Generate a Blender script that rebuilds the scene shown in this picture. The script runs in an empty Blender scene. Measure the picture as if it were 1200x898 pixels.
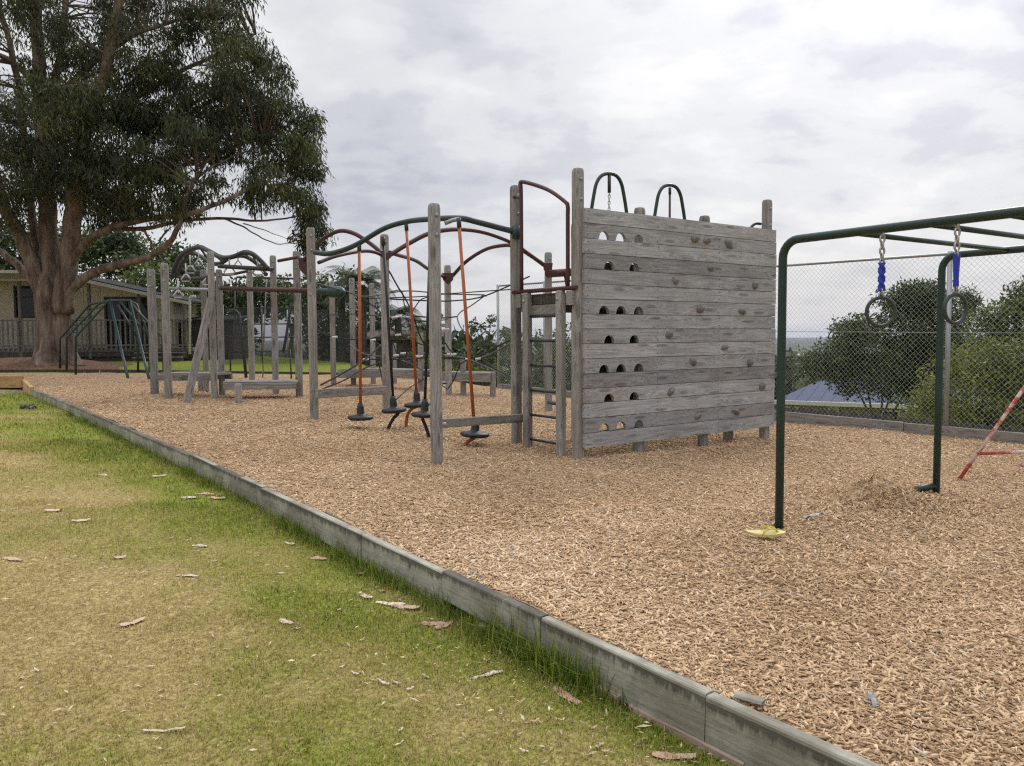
import bpy, math, random
import numpy as np
from mathutils import Vector, Matrix
random.seed(7)
rng = np.random.default_rng(11)
PI = math.pi
scene = bpy.context.scene
COL = scene.collection

# ------------------------------------------------------------------ camera model (1200 x 898 photo pixels)
FPX, CX, CY, HOR, ROLL = 936.0, 600.0, 449.0, 393.0, -0.006
CAMZ = 1.6
PITCH = math.atan((CY - HOR) / FPX)
CAMROT = Matrix.Rotation(PI / 2 - PITCH, 3, 'X') @ Matrix.Rotation(ROLL, 3, 'Z')

def ray(px, py):
    return CAMROT @ Vector(((px - CX) / FPX, -(py - CY) / FPX, -1.0))

def at(px, py, D):
    r = ray(px, py)
    return Vector((0, 0, CAMZ)) + r * (D / r.y)

# ------------------------------------------------------------------ terrain
def smooth(a, b, x):
    t = np.clip((np.asarray(x, float) - a) / (b - a), 0, 1)
    return t * t * (3 - 2 * t)

def chip_base(X, Y):
    X = np.asarray(X, float)
    return CAMZ - np.interp(X, [-14, -8, -3, .8, 3, 5], [1.00, 1.07, 1.20, 1.39, 1.46, 1.47])

def hash2(ix, iy, seed):
    h = (ix.astype(np.int64) * 374761393 + iy.astype(np.int64) * 668265263 + seed * 144269) & 0x7fffffff
    h = ((h ^ (h >> 13)) * 1274126177) & 0x7fffffff
    return ((h ^ (h >> 16)) & 0xffff) / 65535.0

def vnoise(x, y, seed=0):
    x = np.asarray(x, float); y = np.asarray(y, float)
    ix = np.floor(x); iy = np.floor(y); fx = x - ix; fy = y - iy
    fx = fx * fx * (3 - 2 * fx); fy = fy * fy * (3 - 2 * fy)
    a = hash2(ix, iy, seed); b = hash2(ix + 1, iy, seed); c = hash2(ix, iy + 1, seed); d = hash2(ix + 1, iy + 1, seed)
    return (a + (b - a) * fx) * (1 - fy) + (c + (d - c) * fx) * fy

def fbm(x, y, seed=0, o=4):
    s = 0; a = .5
    for k in range(o):
        s = s + a * vnoise(x * 2 ** k, y * 2 ** k, seed + k * 17); a *= .5
    return s / (1 - .5 ** o)

MOUNDS = []   # (x, y, radius, height)
def chip_z(X, Y):
    X = np.asarray(X, float); Y = np.asarray(Y, float)
    z = chip_base(X, Y) + (fbm(X * 1.1, Y * 1.1, 3, 3) - .5) * .07
    for (mx, my, r, h) in MOUNDS:
        z = z + h * np.exp(-((X - mx) ** 2 + (Y - my) ** 2) / (r * r))
    return z

def ground_hit(px, py, fn=chip_base):
    r = ray(px, py); z = .2
    for k in range(30):
        t = (z - CAMZ) / r.z
        p = Vector((0, 0, CAMZ)) + r * t
        z = float(fn(p.x, p.y))
    return Vector((p.x, p.y, z))

_m = ground_hit(1025, 592); MOUNDS.append((_m.x, _m.y, .34, .19))
_m = ground_hit(1060, 600); MOUNDS.append((_m.x, _m.y, .3, .06))
for px, py, r, h in ((700, 548, .5, -.05), (515, 545, .4, -.03), (300, 475, .7, -.06), (220, 470, .6, -.05), (424, 495, .35, -.03), (245, 492, 1.3, .03), (913, 620, .3, -.03), (840, 540, .5, -.04)):
    _m = ground_hit(px, py); MOUNDS.append((_m.x, _m.y, r, h))

C0 = ground_hit(1020, 898); C1 = ground_hit(39, 457.5)
CD = Vector((C1.x - C0.x, C1.y - C0.y)); CL = CD.length; CD.normalize()
CN = Vector((CD.y, -CD.x))                        # towards the chips
if CN.x < 0: CN = -CN
def st(X, Y):
    dx = np.asarray(X, float) - C0.x; dy = np.asarray(Y, float) - C0.y
    return dx * CD.x + dy * CD.y, dx * CN.x + dy * CN.y
def from_st(s, t):
    return C0.x + CD.x * s + CN.x * t, C0.y + CD.y * s + CN.y * t

# boundary fence line (chain link) in plan
F0 = at(1200, 522, 10.45); F1 = at(918, 494, 13.6); F2 = at(585, 457, 20.2)
def fence_dist(X, Y):                              # positive beyond the fence
    d = (Vector((F2.x, F2.y)) - Vector((F0.x, F0.y))).normalized()
    n = Vector((-d.y, d.x))
    if n.x < 0: n = -n
    return (np.asarray(X, float) - F1.x) * n.x + (np.asarray(Y, float) - F1.y) * n.y

def curb_h(s):
    return np.interp(s, [-5, 0, 3, 8, CL], [.22, .21, .19, .15, .11])

def lawn_z(X, Y):
    X = np.asarray(X, float); Y = np.asarray(Y, float)
    s, t = st(X, Y)
    z = chip_base(X, Y) - curb_h(s) - .05 * smooth(.0, -.25, t) * 0
    z = z + (fbm(X * .9, Y * .9, 9, 3) - .5) * .05
    z = z + .14 * smooth(24.0, 27, Y) * smooth(2, -2, X) + .10 * smooth(21.8, 23.2, Y) * smooth(-1, -4, X)
    f = fence_dist(X, Y)
    fb = np.maximum(np.maximum(f - .6, 0), 0)
    back = np.maximum(Y - 60, 0)
    fall = 2.6 * smooth(0, 7, fb) + 12 * (1 - np.exp(-np.maximum(fb - 5, 0) * .010)) + 13 * (1 - np.exp(-np.maximum(fb - 150, 0) / 900.))
    fall = fall + 6 * (1 - np.exp(-back * .01))
    return z - fall

# ------------------------------------------------------------------ mesh building
def link(o):
    COL.objects.link(o); return o

def tag(o, label=None, cat=None, group=None, kind=None):
    if label: o['label'] = label
    if cat: o['category'] = cat
    if group: o['group'] = group
    if kind: o['kind'] = kind
    return o

def thing(name, label, cat, loc=(0, 0, 0), group=None):
    o = bpy.data.objects.new(name, None); link(o)
    o.location = loc; o.empty_display_size = .2
    return tag(o, label, cat, group)

class MB:
    def __init__(s):
        s.v = []; s.f = []; s.m = []; s.sm = []
    def add(s, vs, fs, mi=0, smooth_=False):
        b = len(s.v); s.v.extend([tuple(v) for v in vs])
        for f in fs:
            s.f.append(tuple(i + b for i in f)); s.m.append(mi); s.sm.append(smooth_)
        return s
    def box(s, c, size, M=None, mi=0):
        hx, hy, hz = size[0] / 2, size[1] / 2, size[2] / 2
        vs = [Vector((x, y, z)) for x in (-hx, hx) for y in (-hy, hy) for z in (-hz, hz)]
        if M is not None: vs = [M @ v for v in vs]
        vs = [v + Vector(c) for v in vs]
        return s.add(vs, [(0, 1, 3, 2), (4, 6, 7, 5), (0, 4, 5, 1), (2, 3, 7, 6), (0, 2, 6, 4), (1, 5, 7, 3)], mi)
    def cbox(s, x0, x1, y0, y1, z0, z1, ch=.008, mi=0):
        """a box whose long X edges are chamfered (timber)"""
        prof = [(y0 + ch, z0), (y1 - ch, z0), (y1, z0 + ch), (y1, z1 - ch), (y1 - ch, z1), (y0 + ch, z1), (y0, z1 - ch), (y0, z0 + ch)]
        vs = [(x0, y, z) for y, z in prof] + [(x1, y, z) for y, z in prof]
        n = 8
        fs = [(i, (i + 1) % n, n + (i + 1) % n, n + i) for i in range(n)]
        fs += [tuple(range(n - 1, -1, -1)), tuple(range(n, 2 * n))]
        return s.add(vs, fs, mi)
    def tube(s, pts, r, n=10, mi=0, cap=True, closed=False):
        pts = [Vector(p) for p in pts]
        rs = r if hasattr(r, '__len__') else [r] * len(pts)
        N = len(pts); vs = []
        up = None
        for i, p in enumerate(pts):
            a = pts[i - 1] if (i > 0 or closed) else p
            c = pts[(i + 1) % N] if (i < N - 1 or closed) else p
            d = (c - a)
            if d.length < 1e-9: d = Vector((0, 0, 1))
            d.normalize()
            if up is None:
                up = Vector((0, 0, 1)) if abs(d.z) < .9 else Vector((1, 0, 0))
            x = d.cross(up)
            if x.length < 1e-6: x = d.cross(Vector((1, 0, .3)))
            x.normalize(); y = x.cross(d).normalized(); up = y
            for k in range(n):
                t = 2 * PI * k / n
                vs.append(p + x * math.cos(t) * rs[i] + y * math.sin(t) * rs[i])
        fs = []
        for i in range(N if closed else N - 1):
            j = (i + 1) % N
            for k in range(n):
                k2 = (k + 1) % n
                fs.append((i * n + k, i * n + k2, j * n + k2, j * n + k))
        s.add(vs, fs, mi, True)
        if cap and not closed:
            b = len(s.v) - len(vs)
            s.f.append(tuple(b + k for k in range(n - 1, -1, -1))); s.m.append(mi); s.sm.append(False)
            s.f.append(tuple(b + (N - 1) * n + k for k in range(n))); s.m.append(mi); s.sm.append(False)
        return s
    def lathe(s, prof, c, n=20, M=None, mi=0):
        """profile of (radius, height) round local z"""
        vs = []
        for r, h in prof:
            for k in range(n):
                t = 2 * PI * k / n
                v = Vector((r * math.cos(t), r * math.sin(t), h))
                if M is not None: v = M @ v
                vs.append(v + Vector(c))
        fs = [(i * n + k, i * n + (k + 1) % n, (i + 1) * n + (k + 1) % n, (i + 1) * n + k) for i in range(len(prof) - 1) for k in range(n)]
        s.add(vs, fs, mi, True)
        return s
    def build(s, name, mats, parent=None, M=None, hide=False):
        me = bpy.data.meshes.new(name)
        off = Vector((0, 0, 0))
        o = bpy.data.objects.new(name, me)
        if parent is not None:
            o.parent = parent
            pw = parent.matrix_world_t if False else world_of(parent)
        else:
            pw = Matrix.Identity(4)
        if M is None:
            # mesh given in world coordinates: origin at the mean base point
            c = Vector((sum(v[0] for v in s.v) / len(s.v), sum(v[1] for v in s.v) / len(s.v), min(v[2] for v in s.v)))
            M = Matrix.Translation(c)
            vs = [(v[0] - c.x, v[1] - c.y, v[2] - c.z) for v in s.v]
        else:
            vs = s.v
        me.from_pydata([tuple(v) for v in vs], [], s.f)
        if not isinstance(mats, (list, tuple)): mats = [mats]
        for m in mats: me.materials.append(m)
        me.polygons.foreach_set('material_index', s.m)
        me.polygons.foreach_set('use_smooth', s.sm)
        me.update()
        o.matrix_basis = pw.inverted() @ M
        return link(o)

def world_of(o):
    m = o.matrix_basis.copy()
    p = o.parent
    while p is not None:
        m = p.matrix_basis @ m; p = p.parent
    return m

def np_mesh(name, V, F, mats, parent=None, attrs=None, smooth_=False, loc=None):
    """V (n,3), F (m,k) numpy -> one object; attrs {name: per-vertex float array}"""
    V = np.asarray(V, np.float32); F = np.asarray(F, np.int32)
    k = F.shape[1]
    me = bpy.data.meshes.new(name)
    pw = world_of(parent) if parent is not None else Matrix.Identity(4)
    off = np.array(loc if loc is not None else (0, 0, 0), np.float32)
    me.vertices.add(len(V)); me.vertices.foreach_set('co', (V - off).ravel())
    me.loops.add(F.size); me.loops.foreach_set('vertex_index', F.ravel())
    me.polygons.add(len(F)); me.polygons.foreach_set('loop_start', np.arange(0, F.size, k, dtype=np.int32))
    if smooth_: me.polygons.foreach_set('use_smooth', np.ones(len(F), bool))
    if not isinstance(mats, (list, tuple)): mats = [mats]
    for m in mats: me.materials.append(m)
    if attrs:
        for n, a in attrs.items():
            at_ = me.attributes.new(n, 'FLOAT', 'POINT'); at_.data.foreach_set('value', np.asarray(a, np.float32))
    me.update(calc_edges=True); me.validate()
    o = bpy.data.objects.new(name, me)
    if parent is not None: o.parent = parent
    o.matrix_basis = pw.inverted() @ Matrix.Translation(Vector([float(x) for x in off]))
    return link(o)

def spline(pts, n=8):
    """Catmull-Rom through the points"""
    P = [Vector(p) for p in pts]
    if len(P) < 3: return P
    P = [P[0] * 2 - P[1]] + P + [P[-1] * 2 - P[-2]]
    out = []
    for i in range(1, len(P) - 2):
        p0, p1, p2, p3 = P[i - 1], P[i], P[i + 1], P[i + 2]
        for k in range(n):
            t = k / n
            out.append(.5 * ((2 * p1) + (p2 - p0) * t + (2 * p0 - 5 * p1 + 4 * p2 - p3) * t * t + (3 * p1 - p0 - 3 * p2 + p3) * t ** 3))
    out.append(P[-2]); return out

# ------------------------------------------------------------------ materials
def mat(name):
    m = bpy.data.materials.new(name); m.use_nodes = True
    nt = m.node_tree; b = nt.nodes['Principled BSDF']
    return m, nt, b
def N(nt, t, **kw):
    n = nt.nodes.new(t)
    for k, v in kw.items(): setattr(n, k, v)
    return n
def L(nt, a, b): nt.links.new(a, b)
def ramp(nt, fac, stops):
    r = N(nt, 'ShaderNodeValToRGB')
    e = r.color_ramp.elements
    while len(e) < len(stops): e.new(.5)
    for i, (p, c) in enumerate(stops):
        e[i].position = p; e[i].color = (*c, 1) if len(c) == 3 else c
    if fac is not None: L(nt, fac, r.inputs[0])
    return r
def noise(nt, vec, scale, detail=4, rough=.55, dist=0):
    n = N(nt, 'ShaderNodeTexNoise'); n.inputs['Scale'].default_value = scale
    n.inputs['Detail'].default_value = detail; n.inputs['Roughness'].default_value = rough
    n.inputs['Distortion'].default_value = dist
    if vec is not None: L(nt, vec, n.inputs['Vector'])
    return n
def mapping(nt, vec, scale=(1, 1, 1)):
    m = N(nt, 'ShaderNodeMapping'); m.inputs['Scale'].default_value = scale
    L(nt, vec, m.inputs['Vector']); return m.outputs[0]
def math_(nt, op, a, b=None, c=None):
    n = N(nt, 'ShaderNodeMath', operation=op)
    for i, x in enumerate((a, b, c)):
        if x is None: continue
        if isinstance(x, (int, float)): n.inputs[i].default_value = x
        else: L(nt, x, n.inputs[i])
    return n.outputs[0]
def mixc(nt, fac, a, b, blend='MIX'):
    n = N(nt, 'ShaderNodeMix', data_type='RGBA', blend_type=blend)
    for inp, x in ((n.inputs[0], fac), (n.inputs[6], a), (n.inputs[7], b)):
        if isinstance(x, (int, float)): inp.default_value = x
        elif isinstance(x, tuple): inp.default_value = (*x, 1)
        else: L(nt, x, inp)
    return n.outputs[2]
def bump(nt, h, b, strength=.4, dist=.01):
    n = N(nt, 'ShaderNodeBump'); n.inputs['Strength'].default_value = strength; n.inputs['Distance'].default_value = dist
    L(nt, h, n.inputs['Height']); L(nt, n.outputs[0], b.inputs['Normal'])
def obj_coord(nt, offset=True):
    tc = N(nt, 'ShaderNodeTexCoord')
    if not offset: return tc.outputs['Object']
    oi = N(nt, 'ShaderNodeObjectInfo')
    sc = math_(nt, 'MULTIPLY', oi.outputs['Random'], 37.0)
    va = N(nt, 'ShaderNodeVectorMath', operation='ADD')
    L(nt, tc.outputs['Object'], va.inputs[0]); L(nt, sc, va.inputs[1]); return va.outputs[0]

def wood_mat(name, dark, mid, light, axis='Z', tint=(.30, .20, .13), tint_amt=.25, plank_h=None, stain=.5):
    m, nt, b = mat(name)
    co = obj_coord(nt)
    if plank_h:                                    # each board its own grain: shift by the board's number
        tc = N(nt, 'ShaderNodeTexCoord'); sp = N(nt, 'ShaderNodeSeparateXYZ'); L(nt, tc.outputs['Object'], sp.inputs[0])
        k = math_(nt, 'FLOOR', math_(nt, 'DIVIDE', sp.outputs[2], plank_h))
        wn = N(nt, 'ShaderNodeTexWhiteNoise', noise_dimensions='1D'); L(nt, k, wn.inputs['W'])
        cx = N(nt, 'ShaderNodeCombineXYZ'); L(nt, math_(nt, 'MULTIPLY', wn.outputs[0], 50.), cx.inputs[0]); L(nt, math_(nt, 'MULTIPLY', k, 1.37), cx.inputs[1])
        va = N(nt, 'ShaderNodeVectorMath', operation='ADD'); L(nt, tc.outputs['Object'], va.inputs[0]); L(nt, cx.outputs[0], va.inputs[1])
        co = va.outputs[0]
    s_long, s_cross = 1.0, 26.0
    sc = {'Z': (s_cross, s_cross, s_long), 'X': (s_long, s_cross, s_cross), 'Y': (s_cross, s_long, s_cross)}[axis]
    kn = {'Z': (6, 6, 1.1), 'X': (1.1, 6, 6), 'Y': (6, 1.1, 6)}[axis]
    vor = N(nt, 'ShaderNodeTexVoronoi', voronoi_dimensions='2D'); vor.inputs['Scale'].default_value = 1.0
    sk = N(nt, 'ShaderNodeSeparateXYZ'); L(nt, co, sk.inputs[0]); ck = N(nt, 'ShaderNodeCombineXYZ')
    la, ca, cb = {'Z': (2, 0, 1), 'X': (0, 1, 2), 'Y': (1, 0, 2)}[axis]
    L(nt, math_(nt, 'MULTIPLY', sk.outputs[la], 1.25), ck.inputs[0]); L(nt, math_(nt, 'MULTIPLY', math_(nt, 'ADD', sk.outputs[ca], sk.outputs[cb]), 6.5), ck.inputs[1])
    L(nt, ck.outputs[0], vor.inputs['Vector'])
    kd = vor.outputs['Distance']
    knot = math_(nt, 'POWER', 2.718, math_(nt, 'MULTIPLY', math_(nt, 'MULTIPLY', kd, kd), -9.0))
    knot_big = math_(nt, 'MULTIPLY', knot, 2.2)
    va2 = N(nt, 'ShaderNodeVectorMath', operation='ADD')
    L(nt, mapping(nt, co, sc), va2.inputs[0]); L(nt, knot_big, va2.inputs[1])
    g = noise(nt, va2.outputs[0], 1.6, 5, .62, .3)
    g2 = noise(nt, mapping(nt, co, tuple(x * 2.4 for x in sc)), 3.0, 3, .6)
    big = noise(nt, co, 1.3, 4, .6)
    gg = math_(nt, 'ADD', math_(nt, 'MULTIPLY', g.outputs[0], .72), math_(nt, 'MULTIPLY', g2.outputs[0], .28))
    c = ramp(nt, gg, [(.30, dark), (.47, mid), (.66, light)]).outputs[0]
    blot = ramp(nt, big.outputs[0], [(.34, (.62, .60, .58)), (.52, (1, 1, 1)), (.70, (1.08, 1.05, 1.0))]).outputs[0]
    c = mixc(nt, stain, c, mixc(nt, 1.0, c, blot, 'MULTIPLY'))
    b2 = noise(nt, co, .9, 3, .5)
    tm = ramp(nt, b2.outputs[0], [(.52, (0, 0, 0)), (.72, (1, 1, 1))]).outputs[0]
    c = mixc(nt, math_(nt, 'MULTIPLY', tm, tint_amt), c, tint)
    kc = ramp(nt, knot, [(.80, (0, 0, 0)), (.97, (1, 1, 1))]).outputs[0]
    c = mixc(nt, math_(nt, 'MULTIPLY', kc, .5), c, tuple(x * .45 for x in dark))
    if plank_h:
        vv = math_(nt, 'ADD', math_(nt, 'MULTIPLY', wn.outputs[0], .48), .80)
        hs = N(nt, 'ShaderNodeHueSaturation'); L(nt, vv, hs.inputs['Value']); L(nt, c, hs.inputs['Color']); c = hs.outputs[0]
    else:
        oi = N(nt, 'ShaderNodeObjectInfo')
        hs = N(nt, 'ShaderNodeHueSaturation'); L(nt, math_(nt, 'ADD', math_(nt, 'MULTIPLY', oi.outputs['Random'], .3), .85), hs.inputs['Value']); L(nt, c, hs.inputs['Color']); c = hs.outputs[0]
    L(nt, c, b.inputs['Base Color']); b.inputs['Roughness'].default_value = .86
    b.inputs['Specular IOR Level'].default_value = .25
    bump(nt, gg, b, .5, .006)
    return m

GREY = ((.085, .078, .072), (.215, .200, .188), (.36, .34, .325))
M = {}
M['post'] = wood_mat('weathered post timber', (.10, .094, .086), (.255, .242, .222), (.39, .375, .35), 'Z', (.18, .135, .095), .35)
M['beam'] = wood_mat('weathered beam timber', (.08, .073, .066), (.205, .192, .175), (.33, .31, .288), 'X', (.17, .125, .09), .3)
M['plank'] = wood_mat('weathered wall boards', (.130, .129, .128), (.272, .270, .267), (.40, .398, .392), 'X', (.27, .20, .16), .25, plank_h=.1676)
M['edging'] = wood_mat('weathered edging boards', (.105, .10, .090), (.235, .235, .215), (.36, .355, .325), 'X', (.10, .095, .08), .55, stain=.9)
def edging_mat():
    m, nt, b = mat('weathered edging boards')
    co = obj_coord(nt)
    tc = N(nt, 'ShaderNodeTexCoord'); sp = N(nt, 'ShaderNodeSeparateXYZ'); L(nt, tc.outputs['Object'], sp.inputs[0])
    g = noise(nt, mapping(nt, co, (2.2, 40, 40)), 1.5, 5, .65, .2)
    g2 = noise(nt, mapping(nt, co, (9, 60, 60)), 2.0, 4, .7)
    blot = noise(nt, co, 3.4, 5, .62)
    gg = math_(nt, 'ADD', math_(nt, 'MULTIPLY', g.outputs[0], .6), math_(nt, 'MULTIPLY', g2.outputs[0], .4))
    c = ramp(nt, gg, [(.32, (.20, .19, .155)), (.5, (.325, .31, .26)), (.68, (.43, .415, .36))]).outputs[0]
    lich = ramp(nt, blot.outputs[0], [(.42, (.72, .70, .66)), (.55, (1, 1, 1)), (.66, (1.12, 1.16, 1.06))]).outputs[0]
    c = mixc(nt, 1.0, c, lich, 'MULTIPLY')
    # black mould hanging down from the top edge in uneven streaks
    st_ = noise(nt, mapping(nt, co, (15, 1, 1.1)), 1.6, 6, .75)
    big = noise(nt, mapping(nt, co, (1, 0, 0)), 1.1, 2, .5)
    dn = math_(nt, 'MULTIPLY', math_(nt, 'SUBTRACT', .085, sp.outputs[2]), 6.5)
    f = math_(nt, 'SUBTRACT', math_(nt, 'ADD', st_.outputs[0], math_(nt, 'MULTIPLY', big.outputs[0], .55)), dn)
    f = ramp(nt, f, [(.50, (0, 0, 0)), (.66, (1, 1, 1))]).outputs[0]
    ff = math_(nt, 'MULTIPLY', f, math_(nt, 'LESS_THAN', sp.outputs[2], .088))
    c = mixc(nt, math_(nt, 'MULTIPLY', ff, .72), c, (.045, .043, .036))
    L(nt, c, b.inputs['Base Color']); b.inputs['Roughness'].default_value = .9; b.inputs['Specular IOR Level'].default_value = .2
    bump(nt, gg, b, .5, .006)
    return m
M['edging'] = edging_mat()
M['pink_board'] = wood_mat('reddish lower edging', (.16, .11, .085), (.32, .235, .19), (.44, .34, .28), 'X', (.2, .15, .12), .3)
M['new_timber'] = wood_mat('new yellow timber', (.25, .155, .06), (.42, .27, .12), (.52, .36, .17), 'X', (.3, .17, .06), .3)
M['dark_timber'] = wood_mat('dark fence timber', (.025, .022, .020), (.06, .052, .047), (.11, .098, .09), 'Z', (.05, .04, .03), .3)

def paint(name, col, rough=.42, wear=None, wear_amt=.5, scale=14, metal=0, spec=.4):
    m, nt, b = mat(name)
    co = obj_coord(nt)
    n = noise(nt, co, scale, 5, .65)
    c = mixc(nt, n.outputs[0], tuple(x * .72 for x in col), tuple(min(1, x * 1.25) for x in col))
    if wear:
        n2 = noise(nt, co, scale * .55, 6, .7)
        f = ramp(nt, n2.outputs[0], [(1 - wear_amt, (0, 0, 0)), (1 - wear_amt + .06, (1, 1, 1))]).outputs[0]
        c = mixc(nt, f, c, wear)
    L(nt, c, b.inputs['Base Color']); b.inputs['Roughness'].default_value = rough
    b.inputs['Metallic'].default_value = metal; b.inputs['Specular IOR Level'].default_value = spec
    bump(nt, n.outputs[0], b, .12, .003)
    return m
M['green_paint'] = paint('dark green painted steel', (.014, .034, .026), .38, (.05, .055, .05), .33)
M['teal_paint'] = paint('blue green painted steel', (.014, .042, .036), .4, (.09, .11, .10), .36)
M['arch_green'] = paint('dark green arch tube', (.018, .040, .036), .4, (.10, .115, .11), .36)
M['maroon'] = paint('maroon painted steel', (.060, .018, .018), .42, (.09, .06, .05), .35)
M['charcoal'] = paint('charcoal painted steel', (.030, .032, .034), .42, (.09, .09, .09), .36)
M['galv'] = paint('galvanised steel', (.30, .31, .31), .45, None, metal=.6)
M['wire'] = paint('fence wire', (.40, .40, .39), .5, None)
M['chain'] = paint('steel chain', (.40, .39, .37), .35, None, metal=.8)
M['rubber'] = paint('black rubber', (.016, .017, .019), .5, (.05, .045, .04), .36)
M['orange'] = paint('orange plastic hose', (.36, .098, .030), .5, (.24, .09, .045), .42, 5)
M['black_hose'] = paint('black plastic hose', (.012, .012, .016), .45)
M['rope'] = paint('dark rope', (.025, .026, .026), .8, (.06, .06, .06), .45, 40)
M['rope_light'] = paint('grey rope', (.10, .10, .095), .8, (.18, .18, .17), .45, 40)
M['ferrule'] = paint('pale rope clamp', (.55, .55, .54), .4)
M['blue'] = paint('blue vinyl sleeve', (.012, .035, .36), .45)
M['ring'] = paint('ring coating', (.035, .045, .038), .42, (.1, .1, .09), .35)
M['red'] = paint('red paint worn to white', (.42, .06, .05), .5, (.55, .45, .41), .50, 5)
M['hold'] = paint('grey climbing hold', (.165, .145, .130), .85, (.24, .22, .20), .48, 22)
M['dark_steel'] = paint('bolt hole dark', (.02, .018, .016), .8)
M['yellow'] = paint('yellow foam', (.56, .47, .19), .6, None)
M['yellow_strap'] = paint('yellow strap', (.55, .47, .03), .45, None)
M['white_pipe'] = paint('white plastic pipe', (.62, .62, .60), .4, None)
M['cream'] = paint('cream wall cladding', (.64, .58, .455), .8, None, scale=3)
M['soffit'] = paint('pale soffit and fascia', (.47, .46, .42), .6, None)
M['roof_dark'] = paint('dark roofing', (.035, .035, .038), .85, None, spec=.1)
M['deck_dark'] = wood_mat('deck railing timber', (.09, .08, .07), (.18, .16, .145), (.27, .245, .225), 'Z', (.15, .12, .09), .3)
M['frame_black'] = paint('black window frame', (.012, .012, .013), .4)
M['blue_roof'] = paint('blue roofing steel', (.050, .066, .128), .75, None, scale=2, spec=.15)
M['render'] = paint('grey house render', (.24, .225, .20), .85, None)
M['stone'] = paint('dark stone', (.06, .055, .05), .9, (.35, .34, .32), .42, 20)
M['scrap'] = paint('grey scrap', (.30, .31, .32), .6, (.2, .2, .2), .4)
M['shade_cloth'] = paint('dark shade cloth', (.028, .032, .028), .9, None, scale=3)
def cloth_mat():
    m, nt, b = mat('open weave shade cloth'); co = obj_coord(nt)
    n = noise(nt, mapping(nt, co, (1, 1, .5)), 1.4, 5, .65)
    L(nt, ramp(nt, n.outputs[0], [(.3, (.028, .031, .028)), (.7, (.075, .08, .074))]).outputs[0], b.inputs['Base Color']); b.inputs['Roughness'].default_value = .95
    tr = N(nt, 'ShaderNodeBsdfTransparent'); mx = N(nt, 'ShaderNodeMixShader'); mx.inputs[0].default_value = .42
    L(nt, b.outputs[0], mx.inputs[1]); L(nt, tr.outputs[0], mx.inputs[2]); L(nt, mx.outputs[0], nt.nodes['Material Output'].inputs['Surface']); return m
M['open_cloth'] = cloth_mat()
M['town_wall'] = paint('pale town house wall', (.5, .48, .45), .9)
M['town_roof'] = paint('town roof', (.22, .16, .14), .9)

def glass_mat():
    m, nt, b = mat('dark window glass')
    b.inputs['Base Color'].default_value = (.012, .014, .016, 1); b.inputs['Roughness'].default_value = .06
    b.inputs['Specular IOR Level'].default_value = .3
    return m
M['glass'] = glass_mat()

def attr_mat(name, stops, rough=.85, transl=0, spec=.2, attr='tint'):
    m, nt, b = mat(name)
    a = N(nt, 'ShaderNodeAttribute', attribute_name=attr)
    c = ramp(nt, a.outputs['Fac'], stops).outputs[0]
    L(nt, c, b.inputs['Base Color']); b.inputs['Roughness'].default_value = rough
    b.inputs['Specular IOR Level'].default_value = spec
    if transl:
        tr = N(nt, 'ShaderNodeBsdfTranslucent'); L(nt, c, tr.inputs['Color'])
        mx = N(nt, 'ShaderNodeMixShader'); mx.inputs[0].default_value = transl
        L(nt, b.outputs[0], mx.inputs[1]); L(nt, tr.outputs[0], mx.inputs[2])
        L(nt, mx.outputs[0], nt.nodes['Material Output'].inputs['Surface'])
    return m
M['chip'] = attr_mat('wood chip', [(0, (.21, .128, .068)), (.2, (.40, .265, .15)), (.6, (.605, .425, .255)), (.9, (.74, .565, .375)), (1, (.60, .54, .46))], .8)
M['grass'] = attr_mat('grass blade', [(0, (.48, .365, .185)), (.3, (.42, .335, .125)), (.5, (.325, .305, .058)), (.75, (.20, .255, .028)), (1, (.065, .112, .016))], .7, .25)
M['straw'] = attr_mat('dry straw', [(0, (.14, .095, .055)), (.4, (.34, .255, .14)), (.8, (.54, .43, .26)), (1, (.70, .60, .44))], .8)
M['bark_scrap'] = attr_mat('fallen bark', [(0, (.32, .18, .125)), (.45, (.50, .345, .25)), (1, (.60, .51, .43))], .8)
M['gum_leaf'] = attr_mat('eucalypt leaf', [(0, (.024, .030, .012)), (.5, (.058, .070, .024)), (.82, (.120, .130, .040)), (1, (.20, .145, .06))], .55, .22, .25)
M['dark_leaf'] = attr_mat('dark broad leaf', [(0, (.026, .042, .016)), (.5, (.065, .098, .032)), (1, (.15, .19, .055))], .5, .2, .35)
M['mid_leaf'] = attr_mat('mid green leaf', [(0, (.035, .055, .016)), (.5, (.09, .135, .034)), (1, (.20, .24, .07))], .5, .22, .35)
M['yellow_leaf'] = attr_mat('yellow green leaf', [(0, (.045, .062, .014)), (.5, (.125, .155, .028)), (1, (.25, .27, .06))], .55, .25, .3)
M['far_leaf'] = attr_mat('far tree leaf', [(0, (.03, .04, .022)), (.5, (.06, .075, .036)), (1, (.10, .12, .06))], .8)
M['palm_leaf'] = attr_mat('palm leaf', [(0, (.025, .035, .018)), (.5, (.05, .068, .032)), (1, (.10, .12, .06))], .5, .15)

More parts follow.
